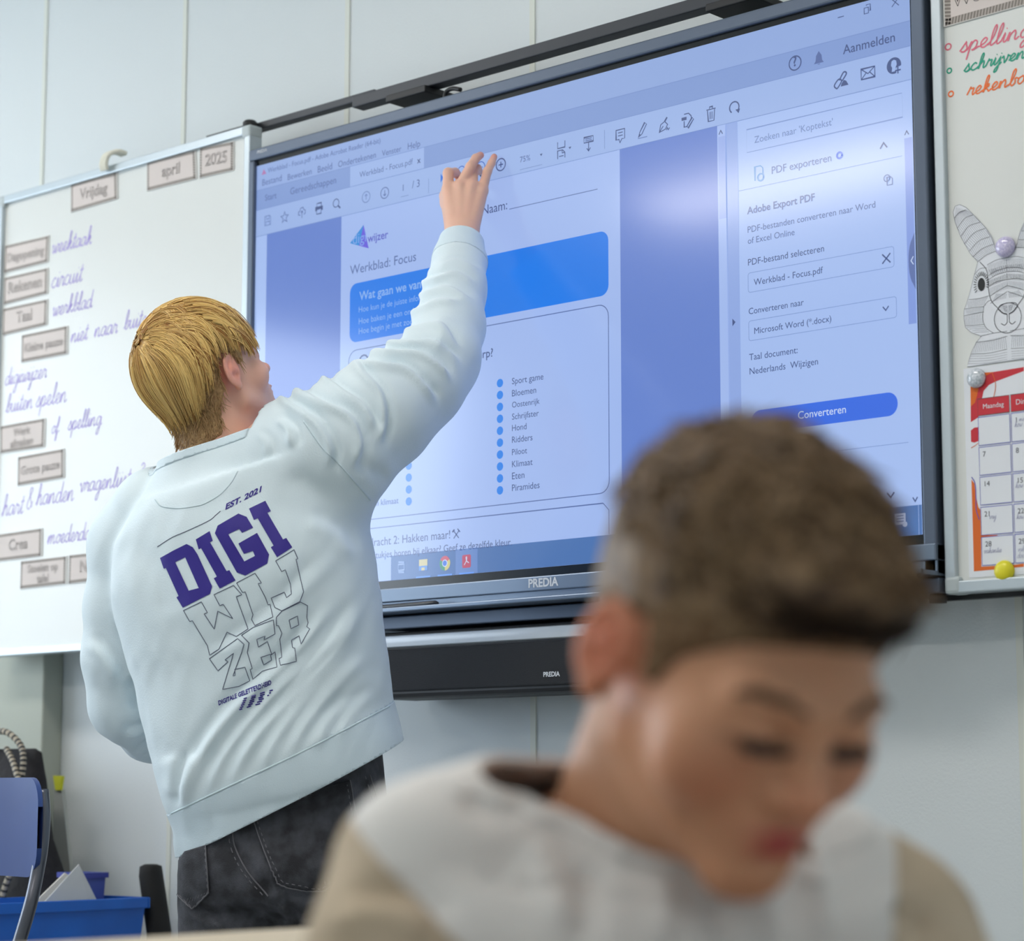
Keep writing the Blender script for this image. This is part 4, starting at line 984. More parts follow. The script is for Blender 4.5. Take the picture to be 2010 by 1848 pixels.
def s_loft(C, A, B, ra, rb, n=2.0):
    """tube of elliptic sections: centres C, unit side vectors A, unit front vectors B, half axes ra, rb"""
    C = np.asarray(C, float); A = np.asarray(A, float); B = np.asarray(B, float); ra = np.asarray(ra, float); rb = np.asarray(rb, float)
    # dense resampling
    t0 = np.arange(len(C)); t1 = np.linspace(0, len(C) - 1, (len(C) - 1) * 8 + 1)
    def rs(X): 
        X = X if X.ndim > 1 else X[:, None]
        return catmull(X, 8)
    C, A, B, ra, rb = rs(C), rs(A), rs(B), rs(ra)[:, 0], rs(rb)[:, 0]
    T = np.gradient(C, axis=0); T /= np.linalg.norm(T, axis=1)[:, None]
    n_ = len(C)
    def f(p):
        seg = C[1:] - C[:-1]; L2 = (seg * seg).sum(1)
        best = np.full(len(p), 1e9); bi = np.zeros(len(p), int); bt = np.zeros(len(p))
        for i in range(n_ - 1):
            q = p - C[i]
            t = np.clip((q @ seg[i]) / L2[i], 0, 1)
            d = ((q - t[:, None] * seg[i]) ** 2).sum(1)
            m = d < best
            best[m] = d[m]; bi[m] = i; bt[m] = t[m]
        c = C[bi] + bt[:, None] * seg[bi]
        a = A[bi] * (1 - bt[:, None]) + A[bi + 1] * bt[:, None]; b = B[bi] * (1 - bt[:, None]) + B[bi + 1] * bt[:, None]
        r1 = ra[bi] * (1 - bt) + ra[bi + 1] * bt; r2 = rb[bi] * (1 - bt) + rb[bi + 1] * bt
        q = p - c
        u = (q * a).sum(1); v = (q * b).sum(1)
        w = np.where((bi == 0) & (bt <= 0), -(q @ T[0]), np.where((bi == n_ - 2) & (bt >= 1), q @ T[-1], 0.0)).clip(0)
        k = (np.abs(u / r1) ** n + np.abs(v / r2) ** n) ** (1.0 / n)
        d = (k - 1.0) * np.minimum(r1, r2)
        return np.where(w > 0, np.where(d > 0, np.hypot(d, w), np.maximum(d, w)), d)      # flat ends
    return f
def U(k, *fs):
    def f(p):
        d = fs[0](p)
        for g in fs[1:]: d = smin(d, g(p), k)
        return d
    return f
def chain(pts, rad, k=0.01):
    return U(k, *[s_cap(pts[i], pts[i + 1], rad[i], rad[i + 1]) for i in range(len(pts) - 1)])

def mesh_sdf(f, lo, hi, h, newton=2, B=8):
    lo = np.asarray(lo, float); hi = np.asarray(hi, float)
    nb = np.ceil((hi - lo) / (h * B)).astype(int)
    ii = np.stack(np.meshgrid(*[np.arange(n) for n in nb], indexing='ij'), -1).reshape(-1, 3)
    cen = lo + (ii + 0.5) * B * h
    d = np.concatenate([f(c) for c in np.array_split(cen, max(1, len(cen) // 60000))])
    ii = ii[np.abs(d) < B * h * 1.25]
    off = np.stack(np.meshgrid(*[np.arange(B + 1)] * 3, indexing='ij'), -1).reshape(-1, 3)
    NX = nb * B + 2
    key = lambda c: (c[..., 0] * NX[1] + c[..., 1]) * NX[2] + c[..., 2]
    vk, vp, qa = [], [], []
    cor = np.array([[x, y, z] for x in (0, 1) for y in (0, 1) for z in (0, 1)])
    edges = [(a, b) for a in range(8) for b in range(a + 1, 8) if np.abs(cor[a] - cor[b]).sum() == 1]
    for chunk in np.array_split(ii, max(1, len(ii) // 80)):
        if not len(chunk): continue
        pts = (chunk[:, None, :] * B + off[None]).reshape(-1, 3)
        val = f(lo + pts * h).reshape(len(chunk), B + 1, B + 1, B + 1)
        ins = val < 0
        c8 = np.stack([val[:, x:x + B, y:y + B, z:z + B] for x, y, z in cor], -1)
        s8 = c8 < 0
        act = s8.any(-1) & ~s8.all(-1)
        w = np.argwhere(act)
        if not len(w): continue
        cell = chunk[w[:, 0]] * B + w[:, 1:]
        cv = c8[act]
        acc = np.zeros((len(w), 3)); cnt = np.zeros(len(w))
        for a, b in edges:
            m = (cv[:, a] < 0) != (cv[:, b] < 0)
            t = cv[m, a] / (cv[m, a] - cv[m, b])
            acc[m] += cor[a] + t[:, None] * (cor[b] - cor[a]); cnt[m] += 1
        vk.append(key(cell)); vp.append(lo + (cell + acc / cnt[:, None]) * h)
        # faces: sign changes along +x,+y,+z edges starting at this cell's corner 0
        for ax in range(3):
            m = s8[..., 0] != np.take(s8, [4, 2, 1][ax], axis=-1)
            e = np.argwhere(m)
            if not len(e): continue
            c0 = chunk[e[:, 0]] * B + e[:, 1:]
            sg = s8[..., 0][m]
            u, v = np.eye(3, dtype=int)[(ax + 1) % 3], np.eye(3, dtype=int)[(ax + 2) % 3]
            q = np.stack([key(c0), key(c0 - u), key(c0 - u - v), key(c0 - v)], 1)
            q[~sg] = q[~sg][:, ::-1]
            qa.append(q)
    vk = np.concatenate(vk); vp = np.concatenate(vp); q = np.concatenate(qa)
    o = np.argsort(vk); vk = vk[o]; vp = vp[o]
    ix = np.searchsorted(vk, q); ix = np.clip(ix, 0, len(vk) - 1)
    ok = (vk[ix] == q).all(1)
    F = ix[ok]
    for _ in range(newton):
        n, d = grad(f, vp, h * 0.5)
        vp = vp - n * np.clip(d, -h, h)[:, None]
    return vp, F
def evalf(f, p, n=60000):
    return np.concatenate([f(c) for c in np.array_split(p, max(1, len(p) // n))])
def grad(f, p, e=0.001):
    d = evalf(f, p)
    g = np.stack([evalf(f, p + np.eye(3)[i] * e) - d for i in range(3)], 1)
    return g / (np.linalg.norm(g, axis=1)[:, None] + 1e-12), d
def pnoise(p, s, seed=0):
    """cheap smooth noise in -1..1 (sum of rotated sines)"""
    rg = np.random.RandomState(seed); out = 0
    for k in range(6):
        d = rg.normal(size=3); d /= np.linalg.norm(d); d2 = rg.normal(size=3); d2 /= np.linalg.norm(d2)
        out = out + np.sin(p @ d * s * (1 + .35 * k) + rg.rand() * 6.28 + 1.3 * np.sin(p @ d2 * s * .7 + rg.rand() * 6.28))
    return out / 6
def seg_dist(px, py, L):
    """distance in photo pixels to a polyline, the signed side, and the position along it (0..1)"""
    L = np.asarray(L, float); best = np.full(len(px), 1e9); sd = np.zeros(len(px)); al = np.zeros(len(px))
    s = np.r_[0, np.cumsum(np.linalg.norm(np.diff(L, axis=0), axis=1))]
    for i in range(len(L) - 1):
        a, b = L[i], L[i + 1]; ab = b - a; n2 = ab @ ab + 1e-9
        t = np.clip(((px - a[0]) * ab[0] + (py - a[1]) * ab[1]) / n2, 0, 1)
        dx, dy = px - a[0] - t * ab[0], py - a[1] - t * ab[1]
        d = np.hypot(dx, dy); m = d < best
        best[m] = d[m]; sd[m] = (ab[0] * dy - ab[1] * dx)[m]; al[m] = (s[i] + t * (s[i + 1] - s[i]))[m] / s[-1]
    return best, np.sign(sd), al
def vnormals(V, F):
    n = np.cross(V[F[:, 2]] - V[F[:, 0]], V[F[:, 3]] - V[F[:, 1]])
    N = np.zeros_like(V)
    for k in range(4): np.add.at(N, F[:, k], n)
    return N / (np.linalg.norm(N, axis=1)[:, None] + 1e-12)
def folds(V, F, L, masks=None):
    """creases of cloth: each fold is (polyline as seen in the photo, width px, height m, kind); kind 'r' ridge+valley, 'v' valley, 'b' bulge, 's' step"""
    for k_, (pts, w, amp, kind) in enumerate(L):
        N = vnormals(V, F)
        x, y, d = proj(V)
        q = catmull(pts, 6) if len(pts) > 2 else np.asarray(pts, float)
        dist, side, al = seg_dist(x, y, q)
        fac = np.clip(-(N @ FW) * 3 + .7, 0, 1)
        taper = np.clip(np.minimum(al, 1 - al) * 5 + (0.0 if kind != 's' else .6), 0, 1)
        taper = taper * taper * (3 - 2 * taper)
        u = dist / w
        if kind == 'b': g = np.exp(-u * u)
        elif kind == 'v': g = -np.exp(-u * u)
        elif kind == 's': g = np.exp(-u * u * .6) * side
        else: g = np.exp(-((u * side - .55) / .55) ** 2) - .9 * np.exp(-((u * side + .45) / .5) ** 2)
        if masks is not None: fac = fac * masks[k_]
        V = V + N * (amp * g * taper * fac)[:, None]
    return V
def smooth_mesh(V, F, it=3, lam=.5):
    n = len(V); cnt = np.zeros(n); 
    E = np.concatenate([F[:, [0, 1]], F[:, [1, 2]], F[:, [2, 3]], F[:, [3, 0]]])
    np.add.at(cnt, E[:, 0], 1); np.add.at(cnt, E[:, 1], 1)
    for k in range(it):
        S = np.zeros_like(V); np.add.at(S, E[:, 0], V[E[:, 1]]); np.add.at(S, E[:, 1], V[E[:, 0]])
        V = V + lam * (S / cnt[:, None] - V)
    return V
def cut(V, F, co, no, centre=None, R=1e9):
    """split at a plane (only within R of centre); returns (kept on -normal side, taken from +normal side)"""
    bm = bmesh.new()
    vs = [bm.verts.new(v) for v in V]
    for f in F:
        try: bm.faces.new([vs[i] for i in f])
        except ValueError: pass
    co = Vector([float(x) for x in co]); no = Vector([float(x) for x in no]).normalized()
    c = Vector([float(x) for x in centre]) if centre is not None else None
    def near(v): return c is None or (v - c).length < R
    fs = [f for f in bm.faces if near(f.calc_center_median())]
    es = {e for f in fs for e in f.edges}; ve = {v for f in fs for v in f.verts}
    bmesh.ops.bisect_plane(bm, geom=list(ve) + list(es) + fs, plane_co=co, plane_no=no, dist=1e-6)
    bm.verts.index_update()
    A, Bf = [], []
    for f in bm.faces:
        m = f.calc_center_median()
        (Bf if (m - co).dot(no) > 0 and near(m) else A).append([v.index for v in f.verts])
    VV = np.array([v.co[:] for v in bm.verts]); bm.free()
    def pack(Fl):
        u = sorted({i for f in Fl for i in f}); mp = {j: i for i, j in enumerate(u)}
        return VV[u] if u else np.zeros((0, 3)), [[mp[i] for i in f] for f in Fl]
    return pack(A), pack(Bf)
def solid(o, th, off=-1.0):
    m = o.modifiers.new('thickness', 'SOLIDIFY'); m.thickness = th; m.offset = off; m.use_even_offset = False
    return o
def tree_of(V, F): return BVHTree.FromPolygons([Vector(v) for v in V], [list(map(int, f)) for f in F])
def cast(tr, px, py):
    d = Vector(ray(px, py)).normalized()
    h = tr.ray_cast(Vector(CAM), d)
    return (np.array(h[0]), np.array(h[1])) if h[0] is not None else (None, None)
class Drape:
    """printed or sewn shapes that lie on a surface"""
    def __init__(s, tr, off=.0008): s.tr, s.off, s.mb = tr, off, MB()
    def at(s, x, y, off=None):
        p, n = cast(s.tr, x, y)
        if p is None: return None
        if n @ FW > 0: n = -n
        return p + n * (s.off if off is None else off)
    def poly(s, pts, step=5.0, off=None, hole=None):
        loops = [[Vector((x, y, 0)) for x, y in pts]] + ([[Vector((x, y, 0)) for x, y in hole]] if hole else [])
        flat = [v for l in loops for v in l]
        bm = bmesh.new()
        vs = [bm.verts.new(v) for v in flat]
        for t in tessellate_polygon(loops):
            a, b_, c = (flat[i] for i in t)
            if ((b_ - a).cross(c - a)).z < 0: t = t[::-1]
            try: bm.faces.new([vs[i] for i in t])
            except ValueError: pass
        for _ in range(7):
            es = [e for e in bm.edges if e.calc_length() > step]
            if not es: break
            bmesh.ops.subdivide_edges(bm, edges=es, cuts=1)
            bmesh.ops.triangulate(bm, faces=[f for f in bm.faces if len(f.verts) > 3])
        bm.verts.index_update()
        q = [s.at(v.co.x, v.co.y, off) for v in bm.verts]
        ok = [k for k in range(len(q)) if q[k] is not None]; mp = {k: i for i, k in enumerate(ok)}
        Fl = [[v.index for v in f.verts] for f in bm.faces]
        good = []
        for f in Fl:
            if all(k in mp for k in f) and max(np.linalg.norm(q[f[i]] - q[f[i - 1]]) for i in range(3)) < .03: good.append([mp[k] for k in f][::-1])
        bm.free()
        if ok: s.mb.add([q[k] for k in ok], good)
    def line(s, pts, w, step=3.0, closed=False, smooth=False, off=None, dash=0):
        pts = np.asarray(pts, float)
        if smooth: pts = catmull(pts, 8, closed)
        if closed: pts = np.concatenate([pts, pts[:1]])
        out = [pts[0]]
        for a, b in zip(pts[:-1], pts[1:]):
            n = max(1, int(np.hypot(*(b - a)) / step))
            out += [a + (b - a) * (k + 1) / n for k in range(n)]
        q = [s.at(x, y, off) for x, y in out]
        run = []
        for k, v in enumerate(q + [None]):
            if v is not None and (not run or np.linalg.norm(v - run[-1]) < .02) and not (dash and (k // dash) % 2):
                run.append(v)
            else:
                if len(run) > 1: s.mb.tube(np.array(run), w, 5)
                run = [v] if v is not None else []
    def build(s, name, m, parent, **kw): return s.mb.build(name, m, parent, **kw) if s.mb.n else None
def attr(o, name, vals):
    a = o.data.attributes.new(name, 'FLOAT', 'POINT'); a.data.foreach_set('value', np.asarray(vals, np.float32))

# skin, shared proportions of a head in its own frame (x right, y forward, z up, metres)
def head_sdf(k=1.0, child=False, lids=0.0):
    c = child
    fz = .93 if c else 1.0
    f = s_ell((0, -.014, .026), (.073 if not c else .074, .094, .090))
    f = U(.03, f, s_ell((0, .030, -.035 * fz), (.056 if not c else .058, .060, .076 * fz)))
    for s in (-1, 1):
        f = U(.022, f, s_cap((s * .052, .002, -.062 * fz), (s * .012, .074, -.104 * fz), .014, .014))
        f = U(.02, f, s_ell((s * .044, .056, -.034 * fz), (.022 if not c else .026, .022, .024 if not c else .03)))
        f = U(.016, f, s_cap((s * .014, .084, .010), (s * .042, .070, .012), .0085, .009))
    f = U(.018, f, s_ell((0, .076, -.102 * fz), (.017, .014, .013)))
    f = U(.02, f, s_ell((0, .074, -.070 * fz), (.028, .020, .026)))
    # eye sockets and eyeball lids
    def carve(g, q, k): return lambda p: smax(g(p), -q(p), k)
    for s in (-1, 1):
        f = carve(f, s_ell((s * .032, .094, -.004), (.017, .014, .0115)), .010)
        f = U(.006, f, s_ell((s * .032, .0735, -.005), (.0145, .0125, .0115)))
    # nose
    L = .111 if not c else .106
    f = U(.012, f, s_cap((0, .081, .004), (0, L - .004, -.032 * fz), .0075, .0085))
    f = U(.008, f, s_ell((0, L, -.036 * fz), (.0095, .0095, .0085)))
    for s in (-1, 1):
        f = U(.006, f, s_ell((s * .012, L - .012, -.039 * fz), (.0075, .009, .0075)))
        f = carve(f, s_ell((s * .006, L - .006, -.0465 * fz), (.0032, .004, .004)), .003)
    # lips
    lk = .0 if not c else -.0022
    f = U(.005, f, s_ell((0, .0925 + lk, -.0655 * fz), (.021, .0075, .0044)))
    f = U(.005, f, s_ell((0, .0905 + lk, -.0755 * fz), (.018, .0080, .0054)))
    f = carve(f, s_ell((0, .101, -.0700 * fz), (.020, .006, .0011)), .002)
    f = carve(f, s_ell((0, .100, -.0855 * fz), (.016, .008, .004)), .006)
    # ears
    es = 1.0 if not c else 1.0
    for s in (-1, 1):
        R = np.array([[.90, s * .30 * -1, 0], [s * .42, .90, -.10], [0.0, .14, .98]]); R = np.array([[math.cos(.34), -s * math.sin(.34), 0], [s * math.sin(.34), math.cos(.34), 0], [0, 0, 1.0]]) @ np.array([[1, 0, 0], [0, math.cos(.2), math.sin(.2)], [0, -math.sin(.2), math.cos(.2)]])
        cx = np.array((s * .0815, -.012, -.006))
        e = s_ell(cx, (.0055, .0195 * es, .0285 * es), R)
        e = carve(e, s_ell(cx + R @ np.array((s * .0055, .0, .004)), (.006, .0125, .021), R), .003)
        e = U(.003, e, s_cap(cx + R @ np.array((s * .001, .003, .015)), cx + R @ np.array((s * .001, -.009, -.006)), .0026, .003))
        e = carve(e, s_ell(cx + R @ np.array((s * .005, .005, -.004)), (.008, .0075, .009), R), .003)
        e = U(.004, e, s_ell(cx + R @ np.array((s * .001, .013, -.004)), (.0035, .0035, .005), R))
        e = U(.006, e, s_ell(cx + R @ np.array((-s * .001, .006, -.028)), (.005, .007, .008), R))
        f = U(.006, f, e, s_cap((s * .066, -.004, -.006), (s * .078, -.010, -.006), .012, .009))
    return f
def rot(yaw, pitch, roll):
    """columns: right, forward, up of a head; yaw right of the camera axis, pitch up, roll to its right"""
    fw0 = np.array([FW[0], FW[1], 0]); fw0 /= np.linalg.norm(fw0)
    f = fw0 * math.cos(yaw) + RT * math.sin(yaw); r = RT * math.cos(yaw) - fw0 * math.sin(yaw)
    u = np.array([0, 0, 1.0])
    f2 = f * math.cos(pitch) + u * math.sin(pitch); u2 = u * math.cos(pitch) - f * math.sin(pitch)
    r3 = r * math.cos(roll) - u2 * math.sin(roll); u3 = u2 * math.cos(roll) + r * math.sin(roll)
    return np.stack([r3, f2, u3], 1)
# ------------------------------------------------------------------ the man at the display
M_skin = mat('light_skin', (232, 186, 164), .55, sss=.18, attr=(('flush', (224, 140, 122)), ('lip', (196, 104, 100))), bump=(420, .08, .002))
M_sweat = mat('mint_sweatshirt_cloth', (220, 236, 243), .85, sheen=.25, bump=(420, .25, .0015))
M_rib = mat('mint_ribbed_cloth', (213, 231, 240), .85, sheen=.25, bump=(600, .3, .0015))
M_seamc = mat('mint_seam', (204, 222, 229), .85)
M_denim = mat('washed_black_denim', (42, 43, 48), .85, noise=(26, (84, 86, 94), 8), bump=(520, .5, .002))
M_denim2 = mat('pocket_denim', (38, 39, 44), .85, noise=(28, (76, 78, 85), 8), bump=(520, .5, .002))
M_stitch = mat('grey_stitching', (108, 108, 114), .8)
M_print = mat('indigo_print', (44, 28, 138), .5)
M_prline = mat('thin_dark_print', (74, 82, 110), .6)
PSI = math.radians(15)
def lat(tl, psi=PSI):
    t = math.radians(tl); a = (RT * math.cos(psi) - FW * math.sin(psi)) * math.cos(t) + UP * math.sin(t); return a / np.linalg.norm(a)
def frt(A, psi=PSI, up=0.0):
    b = FW * math.cos(psi) + RT * math.sin(psi) + UP * up; b = b - A * (b @ A); return b / np.linalg.norm(b)
# sections of the sweatshirt's trunk: (px, py, depth, side tilt, half width, half depth)
secs = [(424, 852, 3.63, 16, .066, .064), (420, 892, 3.63, 19, .082, .078), (432, 950, 3.63, 24, .135, .105), (448, 1010, 3.62, 25, .185, .125), (470, 1100, 3.61, 25, .206, .140), (490, 1200, 3.60, 24, .204, .142),
        (512, 1310, 3.59, 24, .196, .140), (532, 1420, 3.58, 25, .190, .142), (552, 1500, 3.57, 26, .190, .146), (564, 1545, 3.57, 27, .186, .142), (577, 1592, 3.57, 27, .186, .142), (588, 1650, 3.57, 27, .186, .142), (600, 1720, 3.57, 27, .186, .142), (610, 1790, 3.57, 27, .186, .142)]
TC = np.array([P(*s[:3]) for s in secs]); TA = np.array([lat(s[3]) for s in secs]); TB = np.array([frt(a) for a in TA])
Ta = np.array([s[4] for s in secs]); Tb = np.array([s[5] for s in secs])
trunk = s_loft(TC, TA, TB, Ta, Tb, 2.3)
RA = [P(*q) for q in ((560, 905, 3.60), (655, 880, 3.575), (745, 812, 3.60), (820, 752, 3.635), (862, 706, 3.67), (880, 640, 3.72), (893, 570, 3.775), (902, 515, 3.82), (906, 476, 3.85), (908, 450, 3.868))]
RR = [.095, .098, .085, .073, .063, .056, .049, .041, .0325, .030]
LA = [P(*q) for q in ((308, 1010, 3.68), (272, 1075, 3.70), (256, 1190, 3.70), (250, 1290, 3.70), (260, 1380, 3.71), (298, 1434, 3.76), (360, 1442, 3.86), (430, 1420, 3.93), (450, 1412, 3.95))]
LR = [.075, .078, .070, .070, .066, .050, .046, .042, .040]
arm_r, arm_l = chain(RA, RR, .02), chain(LA, LR, .02)
_sw = lambda p: smin(smin(trunk(p), arm_r(p), .045), arm_l(p), .010)
sw = lambda p: _sw(p) + .0016 * pnoise(p, 38, 3) + .0012 * pnoise(p, 75, 9)
V, F = mesh_sdf(sw, TC.min(0) - [.40, .35, .06], np.maximum(TC.max(0) + [.35, .30, .20], np.array(RA).max(0) + .08), .0046)
FOLDS = [
 # right arm
 (((585, 798), (630, 830), (655, 880), (650, 930)), 15, .0070, 'r'), (((625, 782), (690, 815), (712, 870), (700, 930)), 16, .0075, 'r'), (((668, 760), (722, 800), (745, 850)), 14, .0060, 'r'),
 (((722, 735), (752, 770), (760, 830), (745, 880)), 15, .0075, 'r'), (((745, 712), (800, 722), (845, 765), (862, 800)), 14, .0075, 'r'), (((768, 688), (825, 690), (872, 720), (890, 755)), 12, .0070, 'r'), (((792, 668), (845, 668), (890, 695), (908, 722)), 11, .0050, 'r'),
 (((812, 640), (850, 632), (880, 650), (905, 690)), 12, .0040, 'r'), (((826, 600), (862, 585), (905, 590)), 13, .0042, 'r'), (((838, 570), (880, 560), (932, 590)), 11, .0038, 'r'), (((856, 542), (895, 532), (938, 556)), 10, .0045, 'r'), (((858, 518), (900, 508), (944, 528)), 8, .0030, 'r'),
 (((860, 620), (868, 660), (848, 690)), 14, .004, 'b'), (((700, 900), (740, 930), (765, 925)), 18, .004, 'v'), (((545, 815), (575, 840), (580, 880)), 15, .006, 'r'), (((510, 845), (530, 870), (528, 900)), 12, .006, 'r'),
 # shoulders and back
 (((330, 1015), (400, 1040), (480, 1030)), 40, .004, 'b'), (((230, 1050), (300, 1120), (330, 1220)), 34, .004, 'v'), (((560, 930), (620, 960), (690, 1000)), 26, .005, 'v'), (((600, 1010), (660, 1040), (705, 1090)), 26, .004, 'r'),
 (((330, 1235), (420, 1170), (520, 1130), (610, 1110)), 26, .0035, 'b'), (((400, 1290), (520, 1215), (650, 1080)), 20, .0045, 'r'),
 # long drag lines from the left hip to the right armpit
 (((345, 1585), (385, 1480), (455, 1385), (560, 1290), (660, 1170)), 19, .0085, 'r'), (((385, 1568), (440, 1470), (520, 1370), (620, 1270), (690, 1180)), 17, .0085, 'r'), (((430, 1548), (490, 1450), (570, 1360), (660, 1250), (705, 1160)), 17, .0090, 'r'), (((490, 1520), (545, 1430), (610, 1350), (690, 1250)), 17, .0070, 'r'),
 (((545, 1495), (590, 1420), (650, 1340), (715, 1270)), 16, .0055, 'r'), (((600, 1470), (640, 1410), (690, 1360)), 15, .0045, 'r'), (((650, 1448), (685, 1395), (730, 1350)), 14, .0035, 'r'), (((350, 1590), (362, 1520), (372, 1470)), 12, .006, 'r'),
 (((330, 1480), (345, 1520), (340, 1570)), 14, .006, 'b'),
 # left sleeve
 (((175, 1250), (215, 1290), (240, 1340)), 20, .005, 'r'), (((250, 1330), (272, 1360), (265, 1400)), 15, .008, 'v'), (((290, 1345), (315, 1385), (300, 1420)), 12, .007, 'r'), (((240, 1440), (290, 1425), (330, 1400)), 15, .006, 'r'), (((262, 1478), (300, 1455), (340, 1440)), 11, .006, 'r'),
]
da, dl, dt = evalf(arm_r, V), evalf(arm_l, V), evalf(trunk, V)
m_t, m_l = np.clip(.5 + (dl - dt) * 60, 0, 1), np.clip(.5 - (dl - dt) * 60, 0, 1)
nl = len(FOLDS) - 5
mk = [1.0 if i < 15 else (m_t if i < nl else m_l) for i in range(len(FOLDS))]
ext = lambda a: ((2.1 * a[0][0] - 1.1 * a[1][0], 2.1 * a[0][1] - 1.1 * a[1][1]),) + tuple(a)
V = folds(V, F, [(ext(a) if i < 11 else a, b * (.9 if i < 15 else 1.35 if 20 <= i < nl else 1.0), c * (1.35 if i < 15 else .85), d) for i, (a, b, c, d) in enumerate(FOLDS)], mk)
V = smooth_mesh(V, F, 2, .45)
man = empty('person', (TC[9][0], TC[9][1], 0.0), 'fair-haired person in mint sweatshirt and dark jeans reaching up to the display', 'person')
# collar, cuff and waistband are cut off as parts of their own
Ah = lat(27); Bh = frt(Ah, PSI, .10); nh = np.cross(Ah, Bh); nh *= -np.sign(nh @ UP)
(A1, A2) = cut(V, F, P(577, 1574, 3.43), nh); V, F = A1
Ab = lat(26); Bb = frt(Ab, PSI, .10); nb_ = np.cross(Ab, Bb); nb_ *= -np.sign(nb_ @ UP)
tr0 = tree_of(V, F)
(A1, A2) = cut(V, F, P(560, 1492, 3.43), nb_); V, F = A1; band = A2
nc = np.cross(lat(17), frt(lat(17), PSI, -.06)); nc *= np.sign(nc @ UP)
(A1, A2) = cut(V, F, P(420, 866, 3.56), nc, P(424, 865, 3.63), .115); V, F = A1
(A1, A2) = cut(V, F, P(418, 884, 3.56), nc, P(424, 875, 3.63), .115); V, F = A1; collar = A2
dcf = RA[8] - RA[6]; dcf /= np.linalg.norm(dcf)
(A1, A2) = cut(V, F, RA[8] + dcf * .0, dcf, RA[8], .11); V, F = A1
(A1, A2) = cut(V, F, RA[8] - dcf * .047, dcf, RA[8], .11); V, F = A1; cuff = A2
dcl = LA[7] - LA[5]; dcl /= np.linalg.norm(dcl)
(A1, A2) = cut(V, F, LA[7], dcl, LA[8], .12); V, F = A1
def cloth(name, g, m, th, parent, grow=0.0, label=None):
    VV, FF = g
    if grow:
        N = np.zeros_like(VV)
        for f in FF:
            n = np.cross(VV[f[1]] - VV[f[0]], VV[f[2]] - VV[f[0]]); N[f] += n
        VV = VV + N / (np.linalg.norm(N, axis=1)[:, None] + 1e-12) * grow
    o = obj(name, VV, FF, m, parent, smooth=True, label=label)
    return solid(o, th)
shirt = cloth('sweatshirt', (V, F), M_sweat, .003, man)
cloth('waistband', band, M_rib, .006, shirt, .0010)
cloth('collar', collar, M_rib, .006, shirt, .0012)
cloth('cuff', cuff, M_rib, .005, shirt, .0008)
tr = tree_of(V, F)
# seams
D = Drape(tr, .0002)
D.line(((596, 827), (632, 878), (670, 916), (727, 982)), .0013, smooth=True); D.build('armhole_seam', M_seamc, shirt, smooth=True)
D = Drape(tr, .0002)
D.line([(280 + x / 3.695, 920 + y / 3.695) for x, y in ((90, 225), (130, 270), (200, 285), (280, 288), (380, 274), (450, 255), (560, 190), (640, 105), (690, 20))], .0010, smooth=True)
D.build('neck_patch_seam', M_seamc, shirt, smooth=True)
D = Drape(tr0, .0002)
D.line([(336, 1598), (450, 1544), (600, 1473), (764, 1387)], .0017, smooth=True); D.build('waist_seam', M_seamc, shirt, smooth=True)
# print on the back
c6 = lambda L: [(280 + x / 3.695, 920 + y / 3.695) for x, y in L]
D = Drape(tr, .0007); D.poly(c6(((128, 650), (225, 595), (320, 548), (365, 572), (400, 625), (505, 855), (490, 910), (293, 1010), (247, 935), (262, 925), (170, 722), (155, 728))), hole=c6(((238, 680), (335, 887), (408, 868), (310, 645)))); D.build('printed_letter', M_print, shirt, label='filled indigo letter D')
D = Drape(tr, .0007); D.poly(c6(((387, 515), (487, 455), (510, 525), (490, 535), (610, 745), (630, 738), (675, 812), (560, 872), (517, 797), (540, 785), (425, 578), (408, 588)))); D.build('printed_letter', M_print, shirt, label='filled indigo letter I')
D = Drape(tr, .0007); D.poly(c6(((525, 470), (545, 415), (695, 328), (755, 352), (802, 430), (722, 468), (700, 440), (622, 478), (738, 675), (815, 635), (800, 600), (735, 620), (695, 545), (830, 468), (918, 625), (905, 690), (745, 778), (685, 755)))); D.build('printed_letter', M_print, shirt, label='filled indigo letter G')
D = Drape(tr, .0007); D.poly(c6(((772, 292), (890, 235), (930, 310), (905, 322), (1018, 515), (1042, 505), (1085, 572), (975, 645), (930, 572), (950, 560), (835, 362), (808, 375)))); D.build('printed_letter', M_print, shirt, label='filled indigo letter I')
D = Drape(tr, .0004)
LW = .00055
